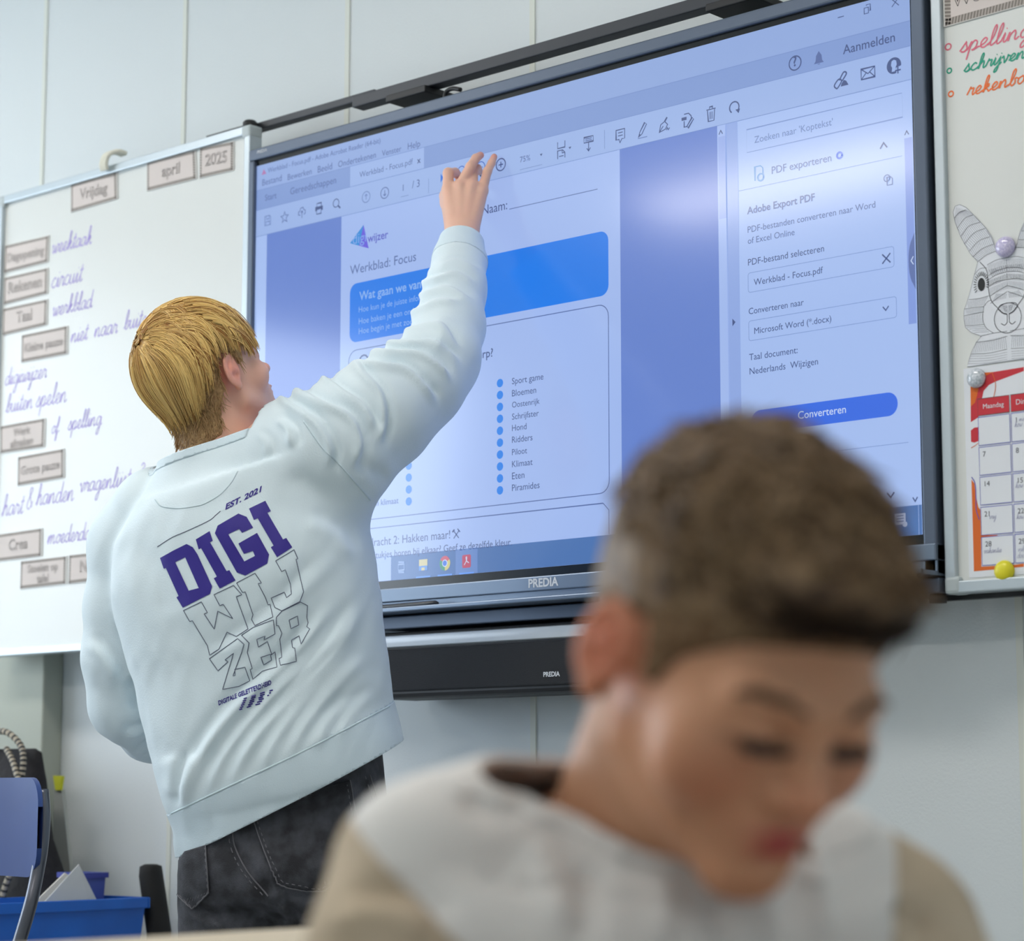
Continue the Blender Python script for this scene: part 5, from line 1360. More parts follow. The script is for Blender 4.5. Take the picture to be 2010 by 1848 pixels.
for L in (((297, 1030), (427, 968), (470, 1045), (447, 1055), (520, 1165), (545, 1035), (655, 1090), (585, 985), (560, 995), (518, 915), (660, 848), (720, 915), (680, 930), (765, 1165), (680, 1220), (612, 1187), (555, 1310), (487, 1355), (470, 1285), (362, 1105), (342, 1110)),
          ((682, 830), (815, 760), (862, 830), (838, 835), (890, 935), (910, 990), (925, 985), (945, 1078), (815, 1140), (790, 1095), (800, 1060), (745, 895), (725, 900)),
          ((965, 670), (1098, 590), (1125, 655), (1112, 660), (1140, 780), (1167, 895), (1140, 965), (1010, 1033), (960, 1010), (932, 940), (1028, 897), (1045, 938), (1080, 910), (1072, 840), (1035, 735), (1008, 748)),
          ((485, 1380), (690, 1235), (735, 1275), (720, 1330), (655, 1505), (672, 1500), (668, 1458), (742, 1442), (778, 1540), (700, 1580), (580, 1603), (600, 1540), (660, 1340), (598, 1388), (620, 1402), (547, 1468)),
          ((718, 1210), (800, 1155), (948, 1098), (960, 1200), (880, 1245), (888, 1215), (828, 1240), (840, 1295), (905, 1255), (935, 1345), (858, 1370), (878, 1425), (935, 1390), (928, 1355), (960, 1330), (975, 1442), (870, 1470), (800, 1530), (780, 1460), (795, 1450), (760, 1335), (772, 1265)),
          ((970, 1080), (1010, 1035), (1145, 970), (1195, 995), (1190, 1080), (1200, 1120), (1190, 1148), (1212, 1165), (1150, 1275), (1135, 1215), (1080, 1245), (1088, 1300), (1105, 1305), (1115, 1400), (1000, 1428), (990, 1380), (1010, 1370), (995, 1240), (1010, 1195), (985, 1140), (970, 1140)),
          ((1062, 1100), (1122, 1070), (1132, 1135), (1075, 1162))):
    D = Drape(tr, .0004); D.line(c6(L), LW, closed=True); D.build('outlined_letter', M_prline, shirt)
D = Drape(tr, .0004)
D.line(c6(((108, 568), (215, 500), (320, 455), (480, 380), (530, 340), (565, 310))), LW, smooth=True)
D.build('thin_rule_print', M_prline, shirt)
D = Drape(tr, .0006)
def warp(t, o, x, up, bold=.02):
    V_, F_ = glyphs(t, bold); lo, hi = V_[:, 0].min(), V_[:, 0].max(); o, x, up = np.array(o, float), np.array(x, float), np.array(up, float)
    uv = (V_[:, 0] - lo) / (hi - lo); q = [o + (x - o) * a + up * b for a, b in zip(uv, V_[:, 1])]
    q = [D.at(*c6([c])[0]) for c in q]
    if all(v is not None for v in q): D.mb.add(q, F_)
warp('EST. 2021', (600, 300), (857, 170), (12, -62), .035); D.build('small_print', M_print, shirt, label='small indigo EST. 2021 lettering'); D = Drape(tr, .0006); warp('DIGITALE GELETTERDHEID', (552, 1718), (935, 1566), (-6, -46), .035)
D.build('small_print', M_print, shirt, label='small indigo slogan lettering'); D = Drape(tr, .0006)
for k in range(6):
    a = np.array((735 - k * 7, 1672 + k * 15.5)); b_ = np.array((945 - k * 14, 1608 + k * 19.0))
    D.line(c6([a, (a + b_) / 2 + [0, -4], b_]), .0010, dash=3)
D.build('fine_print', M_print, shirt, label='block of tiny indigo print')

# head, neck, hands and the body under the clothes: one continuous figure
HS = .93
HC, HR = P(410, 734, 3.66), rot(math.radians(48), math.radians(29), math.radians(-4))
hloc = lambda p: (p - HC) @ HR / HS
_head = head_sdf()
head = lambda p: _head(hloc(p)) * HS
hw = lambda q: HC + HS * np.asarray(q, float) @ HR.T
NB = P(436, 905, 3.64)
neck = U(.03, s_cap(hw((0, -.030, -.045)), NB, .055, .060), s_cap(hw((0, .012, -.075)), NB + FW * .02, .042, .052))
def hand_parts():
    W = P(907, 458, 3.862); g = []
    bd = lambda x, y: depY(x, y, 0)
    K_ = [P(880, 374, 3.905), P(903, 366, 3.900), P(926, 366, 3.898), P(946, 375, 3.900)]
    f = None
    for k, q in enumerate(K_):
        o = W + RT * (-.0125 + .0085 * k)
        c = s_cap(o, q, .0145, .0112 if k < 3 else .0105); f = c if f is None else U(.012, f, c)
    f = U(.014, f, s_cap(RA[8] - dcf * .06, W, .0245, .0215))
    f = U(.012, f, s_cap(W + RT * -.012 + FW * .012, P(878, 385, 3.925), .014, .014))       # ball of the thumb, on the far side
    idx = [K_[0], P(880, 340, 3.915), P(893, 339, 3.950), P(903, 349, bd(903, 349) - .0125)]
    mid = [K_[1], P(924, 327, 3.908), P(934, 311, 3.925), P(943, 305, 3.938)]
    rng = [K_[2], P(930, 338, 3.925), P(937, 331, 3.936), P(941, 337, bd(941, 337) - .0125)]
    pky = [K_[3], P(957, 336, 3.905), P(965, 320, 3.915), P(970, 308, 3.925)]
    thb = [P(878, 400, 3.920), P(886, 376, 3.940), P(900, 364, bd(900, 364) - .030), P(911, 360, bd(911, 360) - .022)]
    for pts, rr in ((idx, (.0100, .0090, .0080, .0068)), (mid, (.0098, .0084, .0074, .0062)), (rng, (.0095, .0080, .0072, .0062)), (pky, (.0088, .0074, .0064, .0054)), (thb, (.012, .0105, .0095, .0078))):
        f = U(.0045, f, chain(pts, rr, .003))
    # knuckles and tendons
    for q in K_: f = U(.006, f, s_ell(q - FW * .0035, (.0085, .0085, .0085)))
    for k, q in enumerate(K_): f = U(.006, f, s_cap(q - FW * .0085, W + RT * (-.010 + .007 * k) - FW * .010, .0035, .004))
    return f
hand = hand_parts()
btr = s_loft(TC[:9], TA[:9], TB[:9], Ta[:9] - .035, Tb[:9] - .035, 2.2)
inner = U(.03, btr, chain(RA[:9], [r - .018 for r in RR[:9]], .02), chain(LA[:8], [r - .02 for r in LR[:8]], .02))
# legs under the jeans
hip = P(585, 1660, 3.56)
vert = np.array([0, 0, 1.0])
LH, RH = hip - lat(20) * .075, hip + lat(10) * .062
floor_pt = lambda p, dx: np.array([p[0] + dx[0], p[1] + dx[1], .10])
LK, RK = LH * [1, 1, 0] + np.array([-.02, .0, .45]), RH * [1, 1, 0] + np.array([.02, .01, .46])
LF, RF = np.array([LK[0] - .01, LK[1] - .02, .09]), np.array([RK[0] + .01, RK[1] - .02, .09])
legs = U(.02, chain([LH, LK, LF], [.070, .055, .040]), chain([RH, RK, RF], [.070, .055, .040]))
body = lambda p: smin(smin(smin(head(p), neck(p), .018), inner(p), .02), legs(p), .02)
P1 = mesh_sdf(lambda p: smin(head(p), neck(p), .018), hw((0, 0, 0)) - [.2, .2, .22], hw((0, 0, 0)) + [.2, .2, .16], .0026)
lo_h = np.array(P(905, 400, 3.9)) - [.09, .09, .115]
P2 = mesh_sdf(hand, lo_h, lo_h + [.18, .19, .23], .0019)
P3 = mesh_sdf(lambda p: smin(inner(p), legs(p), .02), np.minimum(TC.min(0), LF) - [.35, .3, .05], np.maximum(TC.max(0) + [.1, .2, -.02], np.array(RA).max(0)), .011, newton=1)
VV, FF, n = [], [], 0
for v, f in (P1, P2, P3): VV.append(v); FF.append(f + n); n += len(v)
VV = np.concatenate(VV); FF = np.concatenate(FF)
bo = obj('body', VV, FF, M_skin, man, smooth=True)
q = hloc(VV)
g3 = lambda c, r: np.exp(-(((q - np.array(c)) / np.array(r)) ** 2).sum(1))
nearhead = (np.abs(q).max(1) < .2)
lips = np.maximum(g3((0, .098, -.0655), (.017, .012, .004)), g3((0, .096, -.0755), (.015, .012, .005)))
hd = (VV - P(905, 350, 3.91))
attr(bo, 'lip', np.clip(lips * 1.3, 0, 1) * nearhead)
fl = np.maximum.reduce([g3((s * .0815, -.012, -.006), (.03, .03, .035)) for s in (-1, 1)] + [g3((0, .112, -.036), (.018, .018, .014)) * .6, g3((.045, .06, -.035), (.03, .03, .028)) * .4])
tips = sum(np.exp(-((VV - np.array(t)) ** 2).sum(1) / .012 ** 2) for t in (P(943, 305, 3.938), P(970, 308, 3.925), P(941, 337, 3.96), P(903, 349, 3.965))) * .7
attr(bo, 'flush', np.clip(np.where(nearhead, fl * .8, 0) + tips, 0, 1))

# hair: a cropped under-layer and long straight top locks combed from the crown
M_hair = mat('blond_hair', (158, 106, 44), .36, attr=(('tone', (252, 218, 140)),), spec=.6)
M_hairs = mat('short_brown_blond_hair', (150, 116, 76), .6, noise=(160, (190, 156, 108), 4), bump=(260, .8, .004))
cran = U(.03, s_ell((0, -.014, .026), (.073, .094, .090)), s_ell((0, .030, -.035), (.056, .060, .076)), s_cap((0, -.030, -.045), hloc(NB[None])[0], .055, .058))
def cap_short(p):
    d = cran(p) - .0075
    # region: back and sides below the long layer, down to the nape, in front of it to the ear
    reg = np.maximum.reduce([p[:, 1] - np.interp(p[:, 2], [-.115, -.09, -.05, -.02, 0, .03], [-.085, -.066, -.046, -.024, .026, .036]), -.112 - p[:, 2] + .35 * (np.abs(p[:, 0]) - .02).clip(0), p[:, 2] - .06])
    earcut = .024 - np.linalg.norm((p[:, 1:] - np.array([-.008, -.008])) / np.array([1.0, 1.45]), axis=1)
    side = np.abs(p[:, 0]) > .05
    reg = np.maximum(reg, np.where(side, earcut, -1))
    return smax(d, reg, .006) + .0008 * pnoise(p, 420, 5)
Vh, Fh = mesh_sdf(cap_short, (-.1, -.14, -.15), (.1, .1, .14), .003)
hs = obj('cropped_hair', hw(Vh), Fh, M_hairs, man, smooth=True, label='short darker hair at nape and sides')
def hair_edge(y):                                       # lower edge of the long layer: low at the back, above the ear, down over the temple
    return np.interp(y, [-.12, -.10, -.075, -.045, -.030, .028, .045, .07, .09], [-.058, -.052, -.030, .012, .031, .032, .008, .016, .034])
def cap_long(p):
    d = cran(p) - .0145
    zl = hair_edge(p[:, 1]) + .010
    return smax(d, zl - p[:, 2] + .004, .01)
Vh, Fh = mesh_sdf(cap_long, (-.12, -.15, -.1), (.12, .13, .15), .0035)
rg = np.random.RandomState(7)
ob_cap = obj('long_top_hair', hw(Vh), Fh, M_hair, man, smooth=True, label='long blond hair combed over the top')
attr(ob_cap, 'tone', np.clip(.25 + .25 * pnoise(Vh * [1.6, 1.6, .25], 160, 4), 0, 1))
WH = np.array([-.004, -.074, .078])
def lock_guide(x0, length, lift, n=16):
    """a guide running over the scalp from x0: away from the crown at first, then down"""
    p = x0[None].copy()
    for _ in range(3):
        nrm, d = grad(cran, p, .002); p = p - nrm * (d - lift)[:, None]
    pts = [p[0].copy()]
    step = length / (n - 1)
    prev = None
    for i in range(n - 1):
        nrm, d = grad(cran, p, .002)
        away = p - WH; away /= np.linalg.norm(away) + 1e-9
        g_ = np.array([[0, -.25, -1.0]])
        w_ = min(1.0, .05 + i / 6.0)
        v = away * (1 - w_) + g_ * w_
        v = v - nrm * (v * nrm).sum(1)[:, None]; v /= np.linalg.norm(v) + 1e-9
        if prev is not None: v = v * .6 + prev * .4; v = v - nrm * (v * nrm).sum(1)[:, None]; v /= np.linalg.norm(v) + 1e-9
        prev = v
        p = p + v * step
        nrm, d = grad(cran, p, .002)
        t = i / (n - 2)
        p = p - nrm * (d - (lift * (1 - .45 * t * t)))[:, None]
        pts.append(p[0].copy())
    return np.array(pts)
LB = MB(); tones = []
def add_lock(G, nst, spread, r0, tone):
    n = len(G)
    T = np.gradient(G, axis=0); T /= np.linalg.norm(T, axis=1)[:, None]
    nrm, _ = grad(cran, G, .002)
    B = np.cross(T, nrm)
    for k in range(nst):
        a, b_ = rg.normal() * spread, abs(rg.normal()) * spread * .35
        cut_ = n - rg.randint(0, 3)
        t = np.linspace(0, 1, n)[:cut_]
        w_ = (1 - .72 * t ** 1.5)
        wob = np.sin(t * 6 + rg.rand() * 6) * .0006
        pts = G[:cut_] + B[:cut_] * (a * w_ + wob)[:, None] + nrm[:cut_] * (b_ * (1 - .5 * t))[:, None]
        rr = r0 * (.55 + .45 * np.sin(np.pi * np.clip(t * .9 + .1, 0, 1))) * (1 - .75 * t ** 3)
        n0 = LB.n
        LB.tube(hw(pts), rr, 4, cap=False)
        tones.extend([np.clip(tone + rg.normal() * .14, 0, 1)] * (LB.n - n0))
for k in range(620):
    # roots over the top of the skull
    th, ph = rg.rand() * 6.283, math.acos(1 - rg.rand() * .80)
    if k < 150: th, ph = math.radians(-90) + rg.normal() * .55, .80 + rg.normal() * .22       # thick over the crown
    dirn = np.array([math.sin(ph) * math.cos(th), math.sin(ph) * math.sin(th), math.cos(ph)])
    x0 = np.array([0, -.014, .03]) + dirn * [.075, .096, .09]
    if x0[1] > .072: continue
    lift = .0125 + .009 * rg.rand()
    # end the lock at the long layer's lower edge
    G = lock_guide(x0, .20, lift)
    edge = hair_edge(G[:, 1]) + rg.normal() * .006
    e_ = np.argmax(G[:, 2] < edge) if (G[:, 2] < edge).any() else len(G)
    if e_ < 5: continue
    G = G[:e_ + 1] if e_ < len(G) else G
    s_ = np.linspace(0, len(G) - 1, 14); G = np.stack([np.interp(s_, np.arange(len(G)), G[:, c]) for c in range(3)], 1)
    add_lock(G, 13, .0040, .00085, np.clip(rg.normal() * .30 + .62, 0, 1))
o = LB.build('hair_locks', M_hair, ob_cap, smooth=True, label='blond locks'); attr(o, 'tone', tones); o['kind'] = 'stuff'
LB = MB(); tones = []                                   # fine short hairs on nape and temple
for k in range(2600):
    x0 = np.array([rg.uniform(-.075, .075), rg.uniform(-.11, .02), rg.uniform(-.085, .03)])[None]
    nrm, d = grad(cran, x0, .002); x0 = x0 - nrm * (d - .002)[:, None]
    if abs(d[0]) > .05 or cap_short(x0 + nrm * .004)[0] > .0015: continue
    v = np.array([[0, -.35, -1.0]]) + rg.normal(size=3) * .35; v = v - nrm * (v * nrm).sum(1)[:, None] * .8
    v /= np.linalg.norm(v)
    L = .010 + .012 * rg.rand()
    t = np.linspace(0, 1, 4)[:, None]
    pts = x0 + v * L * t + nrm * (.0065 + .0045 * rg.rand()) * t + nrm * .003
    n0 = LB.n; LB.tube(hw(pts), np.array([.0006, .0006, .0005, .0002]), 3, cap=False)
o = LB.build('short_hairs', mat('short_hair_strand', (176, 142, 96), .5), hs, smooth=True); o['kind'] = 'stuff'
# eyebrows and lashes
for s in (-1, 1):
    b = MB()
    for k in range(46):
        u = rg.rand(); x = s * (.016 + .034 * u); z = .017 + .006 * math.sin(u * 2.4) + rg.normal() * .0016
        x0 = np.array([[x, .09 - .35 * (abs(x) - .016) ** 1.0 * .6, z]]); nr, d = grad(_head, x0, .001)
        for _ in range(3): x0 = x0 - nr * d[:, None]; nr, d = grad(_head, x0, .001)
        v = np.array([[s * 1.0, 0, .35 - .5 * u]]); v = v - nr * (v * nr).sum(1)[:, None]; v /= np.linalg.norm(v)
        b.tube(hw(np.concatenate([x0, x0 + v * .004 + nr * .0012, x0 + v * .008 + nr * .0012])), [.0006, .0006, .0002], 4)
    b.build('eyebrow', M_hairs, bo)

# jeans
JS = [(560, 1440, 3.57, 22, .138, .105), (562, 1530, 3.57, 21, .142, .115), (560, 1620, 3.57, 18, .147, .128), (560, 1690, 3.57, 14, .150, .140), (560, 1745, 3.57, 11, .150, .132), (560, 1775, 3.57, 9, .145, .10)]
JC = np.array([P(*s[:3]) for s in JS]); JA = np.array([lat(s[3]) for s in JS]); JB = np.array([frt(a) for a in JA])
pel = s_loft(JC, JA, JB, [s[4] for s in JS], [s[5] for s in JS], 2.4)
bk = lambda a: P(*a)
LL = [P(478, 1700, 3.56), P(474, 1790, 3.57), np.array([LK[0], LK[1], .62]), LK, np.array([LF[0], LF[1], .10])]
RL = [P(642, 1690, 3.53), P(648, 1790, 3.54), np.array([RK[0], RK[1], .62]), RK, np.array([RF[0], RF[1], .10])]
jr = [.088, .090, .092, .09, .09]
jl = chain(LL, jr, .03); jrr = chain(RL, jr, .03)
jeans = lambda p: smin(smin(pel(p), smin(jl(p), jrr(p), .006), .028), 9.0, .01) + .0022 * pnoise(p, 45, 21) + .0012 * pnoise(p, 95, 22)
V, F = mesh_sdf(jeans, np.minimum(np.minimum(LF, RF), JC.min(0)) - [.25, .28, .05], np.maximum(np.maximum(LF, RF), JC.max(0)) + [.25, .28, .06], .0065)
V = folds(V, F, [(((455, 1640), (490, 1710), (535, 1765)), 12, .006, 'v'), (((405, 1790), (470, 1800), (535, 1785)), 16, .009, 'v'), (((545, 1765), (610, 1755), (650, 1735)), 13, .008, 'v'), (((360, 1760), (400, 1800), (450, 1810)), 14, .006, 'r'), (((550, 1765), (575, 1800), (560, 1840)), 14, .007, 'r'), (((530, 1690), (545, 1740), (535, 1780)), 10, .004, 'b'), (((600, 1705), (650, 1695), (690, 1670)), 12, .003, 'b')])
(A1, A2) = cut(V, F, P(560, 1490, 3.43) + UP * .02, -nh); V, F = A1
(A1, A2) = cut(V, F, np.array([0, 0, .11]), np.array([0, 0, -1.0])); V, F = A1
jo = cloth('jeans', (V, F), M_denim, .003, man)
tj = tree_of(V, F)
for pts in (((497, 1606), (520, 1672), (545, 1734), (551, 1739), (634, 1752), (712, 1686), (698, 1610), (685, 1532), (611, 1552)), ((406, 1660), (412, 1752), (378, 1786), (352, 1756), (354, 1690), (366, 1672))):
    D = Drape(tj, .0022); D.poly(pts, 6); pk = D.build('back_pocket', M_denim2, jo, smooth=True)
    if pk: solid(pk, .0026, 0)
D = Drape(tj, .0036)
def ins(pts, k): c = np.mean(pts, 0); return [tuple(c + (np.array(p) - c) * k) for p in pts]
pR = ((611, 1552), (497, 1606), (520, 1672), (545, 1734), (551, 1739), (634, 1752), (712, 1686), (698, 1610), (685, 1532)); pL = ((406, 1660), (412, 1752), (378, 1786), (352, 1756))
for p_ in (pR, pL):
    D.line(p_, .0011); D.line(ins(p_, .925), .0007, dash=2)
D.off = .0012
D.line(((456.8, 1630), (462, 1665), (486, 1712), (527, 1760)), .0012, smooth=True); D.line(((449, 1634), (455, 1670), (478, 1715), (518, 1760)), .0009, smooth=True, dash=2)
D.line(((725, 1522), (738, 1565), (746, 1616), (750, 1640)), .0010, smooth=True); D.line(((716, 1525), (729, 1568), (737, 1618)), .0008, smooth=True, dash=2)
D.build('stitching', M_stitch, jo)
# fraying bleached creases near the pocket edges
D = Drape(tj, .0030)
for k in range(12): 
    x = 640 + k * 6.2; y = 1744 - k * 5.4; D.line(((x - 4, y - 16), (x + 2, y)), .0007)
for k in range(7): D.line(((372 + k * 5.4, 1762 - k * 1.5), (367 + k * 6, 1778 - k * 4)), .0007)
D.build('bleached_creases', M_stitch, jo)
# shoes
M_shoe = mat('white_sneaker', (226, 226, 224), .5); M_sole = mat('pale_rubber', (200, 198, 190), .6)
fd = frt(lat(0)); fd[2] = 0; fd /= np.linalg.norm(fd)
for q0 in (LF, RF):
    a = np.array([q0[0], q0[1], 0]); sd_ = np.cross(fd, vert)
    f = U(.02, s_cap(a - fd * .05 + vert * .055, a + fd * .02 + vert * .07, .042, .046), s_cap(a - fd * .05 + vert * .045, a + fd * .15 + vert * .042, .036, .034), s_cap(a + vert * .06, a + vert * .12, .045, .042))
    f2 = lambda p, f=f: smax(f(p), .018 - p[:, 2], .004)
    v, ff = mesh_sdf(f2, a - [.25, .25, .0], a + [.25, .25, .16], .007, newton=1)
    so = obj('shoe', v, ff, M_shoe, man, smooth=True)
    b = MB(); L_ = [a - fd * .09 + sd_ * w for w in (-.03, .03)]; pr = []
    for k in range(28):
        t = 2 * math.pi * k / 28; pr.append(a + fd * (.05 + .145 * math.cos(t)) + sd_ * (.041 * math.sin(t)))
    b.add([p + vert * .0 for p in pr] + [p + vert * .024 for p in pr], [list(range(28))[::-1], [28 + k for k in range(28)]] + [[k, (k + 1) % 28, 28 + (k + 1) % 28, 28 + k] for k in range(28)])
    b.build('sole', M_sole, so)
# ------------------------------------------------------------------ the child in the foreground
M_skinb = mat('warm_skin', (214, 158, 122), .5, sss=.15, attr=(('flush', (206, 104, 76)), ('lip', (186, 80, 78)), ('lash', (58, 38, 34))), bump=(300, .06, .002))
M_tee = mat('white_jersey', (226, 225, 222), .9, bump=(500, .2, .0012))
M_teeb = mat('beige_jersey', (198, 183, 160), .9, bump=(500, .2, .0012), noise=(14, (184, 168, 144), 2))
M_bhair = mat('brown_hair', (72, 52, 35), .5, noise=(70, (114, 88, 61), 4), attr=(('tone', (162, 135, 102)), ('fringe_shade', (46, 33, 24))), spec=.3)
M_bfade = mat('short_faded_hair', (94, 68, 46), .95, spec=.1, noise=(220, (146, 122, 96), 4))
BD = 1.33
PB = math.radians(-20)
KS = .94
BC, BR = P(1446.5, 1283.5, 1.25), rot(2.6336, -.584, -.044)
bl = lambda p: (p - BC) @ BR / KS
bw = lambda q: BC + KS * np.asarray(q, float) @ BR.T
_bh = head_sdf(child=True)
bhead = lambda p: _bh(bl(p)) * KS
bsecs = [(1308, 1540, 1.33, -6, .060, .060), (1304, 1585, 1.33, -6, .064, .066), (1298, 1640, 1.335, -6, .114, .084), (1290, 1715, 1.34, -7, .150, .098), (1285, 1830, 1.345, -5, .160, .105), (1280, 2050, 1.36, -4, .152, .108), (1275, 2400, 1.40, 0, .142, .108), (1270, 2760, 1.45, 0, .145, .115)]
bC = np.array([P(*s[:3]) for s in bsecs]); bA = np.array([lat(s[3], PB) for s in bsecs]); bB = np.array([frt(a, PB) for a in bA])
ba, bb_ = np.array([s[4] for s in bsecs]), np.array([s[5] for s in bsecs])
btrunk = s_loft(bC, bA, bB, ba, bb_, 2.2)
AR = [P(*q) for q in ((985, 1690, 1.33), (862, 1738, 1.32), (795, 1900, 1.29), (770, 2090, 1.25))]; ARr = [.060, .0585, .054, .053]
AL = [P(*q) for q in ((1600, 1760, 1.38), (1735, 1850, 1.39), (1790, 1990, 1.36), (1800, 2130, 1.30))]; ALr = [.056, .053, .052, .052]
tee = lambda p: smin(smin(btrunk(p), chain(AR, ARr, .02)(p), .03), chain(AL, ALr, .02)(p), .03) + .0018 * pnoise(p, 42, 31)
fdb = -FW * math.cos(math.radians(20)) + RT * math.sin(math.radians(20)); fdb[2] = 0; fdb /= np.linalg.norm(fdb)
sdb = np.cross(fdb, [0, 0, 1.0])                               # the child's right
hipb = np.array([bC[-1][0], bC[-1][1], .50])
V, F = mesh_sdf(tee, np.minimum(bC.min(0), np.array(AR).min(0)) - .17, np.maximum(bC.max(0), np.array(AL).max(0)) + .15, .0055)
V = folds(V, F, [(((1150, 1690), (1145, 1760), (1140, 1850)), 34, .007, 'v'), (((1040, 1640), (1090, 1760), (1110, 1850)), 30, .006, 'b'), (((1480, 1700), (1500, 1790), (1515, 1850)), 22, .007, 'b'), (((1300, 1725), (1300, 1790), (1310, 1850)), 26, .006, 'b'), (((1560, 1640), (1600, 1740), (1620, 1850)), 22, .007, 'b'), (((1400, 1740), (1410, 1800), (1420, 1850)), 22, .006, 'v'),
                 (((900, 1560), (980, 1590), (1060, 1560)), 30, .005, 'v'), (((690, 1760), (800, 1745), (900, 1800)), 26, .007, 'v'), (((640, 1830), (740, 1800), (850, 1840)), 26, .006, 'b'), (((1750, 1770), (1790, 1800), (1830, 1850)), 22, .007, 'v')])
boy = empty('person', (hipb[0], hipb[1], 0), 'seated child with short brown hair looking down, white shirt with beige sleeves', 'person')
nn_ = np.cross(lat(-5, PB), frt(lat(-5, PB), PB, .42)); nn_ *= np.sign(nn_ @ UP)
(A1, A2) = cut(V, F, P(1310, 1562, 1.33), nn_, P(1315, 1560, 1.33), .16); V, F = A1
(A1, A2) = cut(V, F, P(1310, 1584, 1.33), nn_, P(1315, 1570, 1.33), .17); V, F = A1; bcol = A2
d1 = AR[2] - AR[1]; d1 /= np.linalg.norm(d1); n1 = -RT * .66 - UP * .75; n1 /= np.linalg.norm(n1)
(A1, A2) = cut(V, F, P(815, 1712, 1.32), n1, P(770, 1850, 1.28), .19); V, F = A1; slr = A2
n2 = RT * .97 - UP * .24; n2 /= np.linalg.norm(n2)
(A1, A2) = cut(V, F, P(1713, 1760, 1.39), n2, P(1790, 1900, 1.38), .17); V, F = A1; sll = A2
(A1, A2) = cut(V, F, [0, 0, .47], [0, 0, -1]); V, F = A1
to = cloth('shirt', (V, F), M_tee, .003, boy, label='white shirt body')
cloth('neck_band', bcol, M_tee, .005, to, .001)
for g, A in ((slr, AR), (sll, AL)):
    dd = A[3] - A[2]; dd /= np.linalg.norm(dd); (g1, g2) = cut(np.array(g[0]), g[1], A[3] + dd * .01, dd)
    cloth('sleeve', g1, M_teeb, .003, to, .0006, label='beige sleeve')
# body under the clothes
bneck = U(.02, s_cap(bw((0, -.034, -.045)), P(1289, 1588, 1.335), .047, .058), s_cap(bw((0, .008, -.075)), P(1340, 1640, 1.31), .036, .045))
thR = [hipb + sdb * .075 + [0, 0, -.02], hipb + sdb * .085 + fdb * .33 + [0, 0, -.02], hipb + sdb * .085 + fdb * .33 + [0, 0, -.43]]
thL = [q - sdb * .16 for q in thR]
faR = [AR[1], AR[3], AR[3] + fdb * .14 + sdb * -.03 + [0, 0, -.02], AR[3] + fdb * .20 - sdb * .06 + [0, 0, -.03]]
faL = [AL[1], AL[3], AL[3] + fdb * .14 + sdb * .04 + [0, 0, -.02], AL[3] + fdb * .20 + sdb * .06 + [0, 0, -.03]]
def bhand(a, d, s):
    sd_ = np.cross(d, [0, 0, 1.0]); f = None
    for k in range(4):
        o = a + sd_ * (.012 - .011 * k); kn = a + d * .055 + sd_ * (.022 - .015 * k) + np.array([0, 0, .006])
        L_ = (.050, .057, .053, .042)[k]
        g = U(.006, s_cap(o, kn, .011, .009), chain([kn, kn + d * L_ * .5 + [0, 0, -.006], kn + d * L_ + [0, 0, -.022]], [.0072, .0065, .0052], .002))
        f = g if f is None else U(.004, f, g)
    return U(.006, f, chain([a + d * .01, a + d * .03 + sd_ * .03 * s, a + d * .062 + sd_ * .038 * s + [0, 0, -.01]], [.011, .008, .0055], .003))
dR = faR[3] - faR[2]; dR /= np.linalg.norm(dR); dL = faL[3] - faL[2]; dL /= np.linalg.norm(dL)
binn = U(.03, s_loft(bC[1:], bA[1:], bB[1:], ba[1:] - .018, bb_[1:] - .018), chain(faR, [.040, .034, .024, .022], .01), chain(faL, [.040, .034, .024, .022], .01), chain(thR, [.06, .045, .032], .02), chain(thL, [.06, .045, .032], .02), bhand(faR[3], dR, -1), bhand(faL[3], dL, 1))
Q1 = mesh_sdf(lambda p: smin(bhead(p), bneck(p), .018), BC - .19, BC + .19, .0025)
allp = np.array(thR + thL + faR + faL)
Q2 = mesh_sdf(lambda p: smin(bneck(p), binn(p), .015), np.minimum(allp.min(0), bC.min(0)) - .14, np.maximum(allp.max(0) + .14, bC.max(0) + [.16, .16, -.02]), .0065, newton=1)
VV = np.concatenate([Q1[0], Q2[0]]); FF = np.concatenate([Q1[1], Q2[1] + len(Q1[0])])
bo = obj('body', VV, FF, M_skinb, boy, smooth=True)
q = bl(VV); nearhead = np.abs(q).max(1) < .16
g3 = lambda c, r: np.exp(-(((q - np.array(c)) / np.array(r)) ** 2).sum(1))
attr(bo, 'lip', np.clip(np.maximum(g3((0, .098, -.061), (.018, .014, .0052)), g3((0, .096, -.0705), (.016, .014, .0058))) * 1.3, 0, 1) * nearhead)
attr(bo, 'flush', np.clip(np.maximum.reduce([g3((s * .0815, -.012, -.006), (.03, .03, .036)) * .75 for s in (-1, 1)] + [g3((s * .044, .066, -.036), (.026, .03, .022)) * .32 for s in (-1, 1)] + [g3((0, .106, -.034), (.016, .018, .014)) * .35]), 0, 1) * nearhead)
attr(bo, 'lash', np.clip(np.maximum.reduce([g3((s * .034, .088, -.0095 + 0), (.022, .014, .0032)) for s in (-1, 1)]), 0, 1) * nearhead)
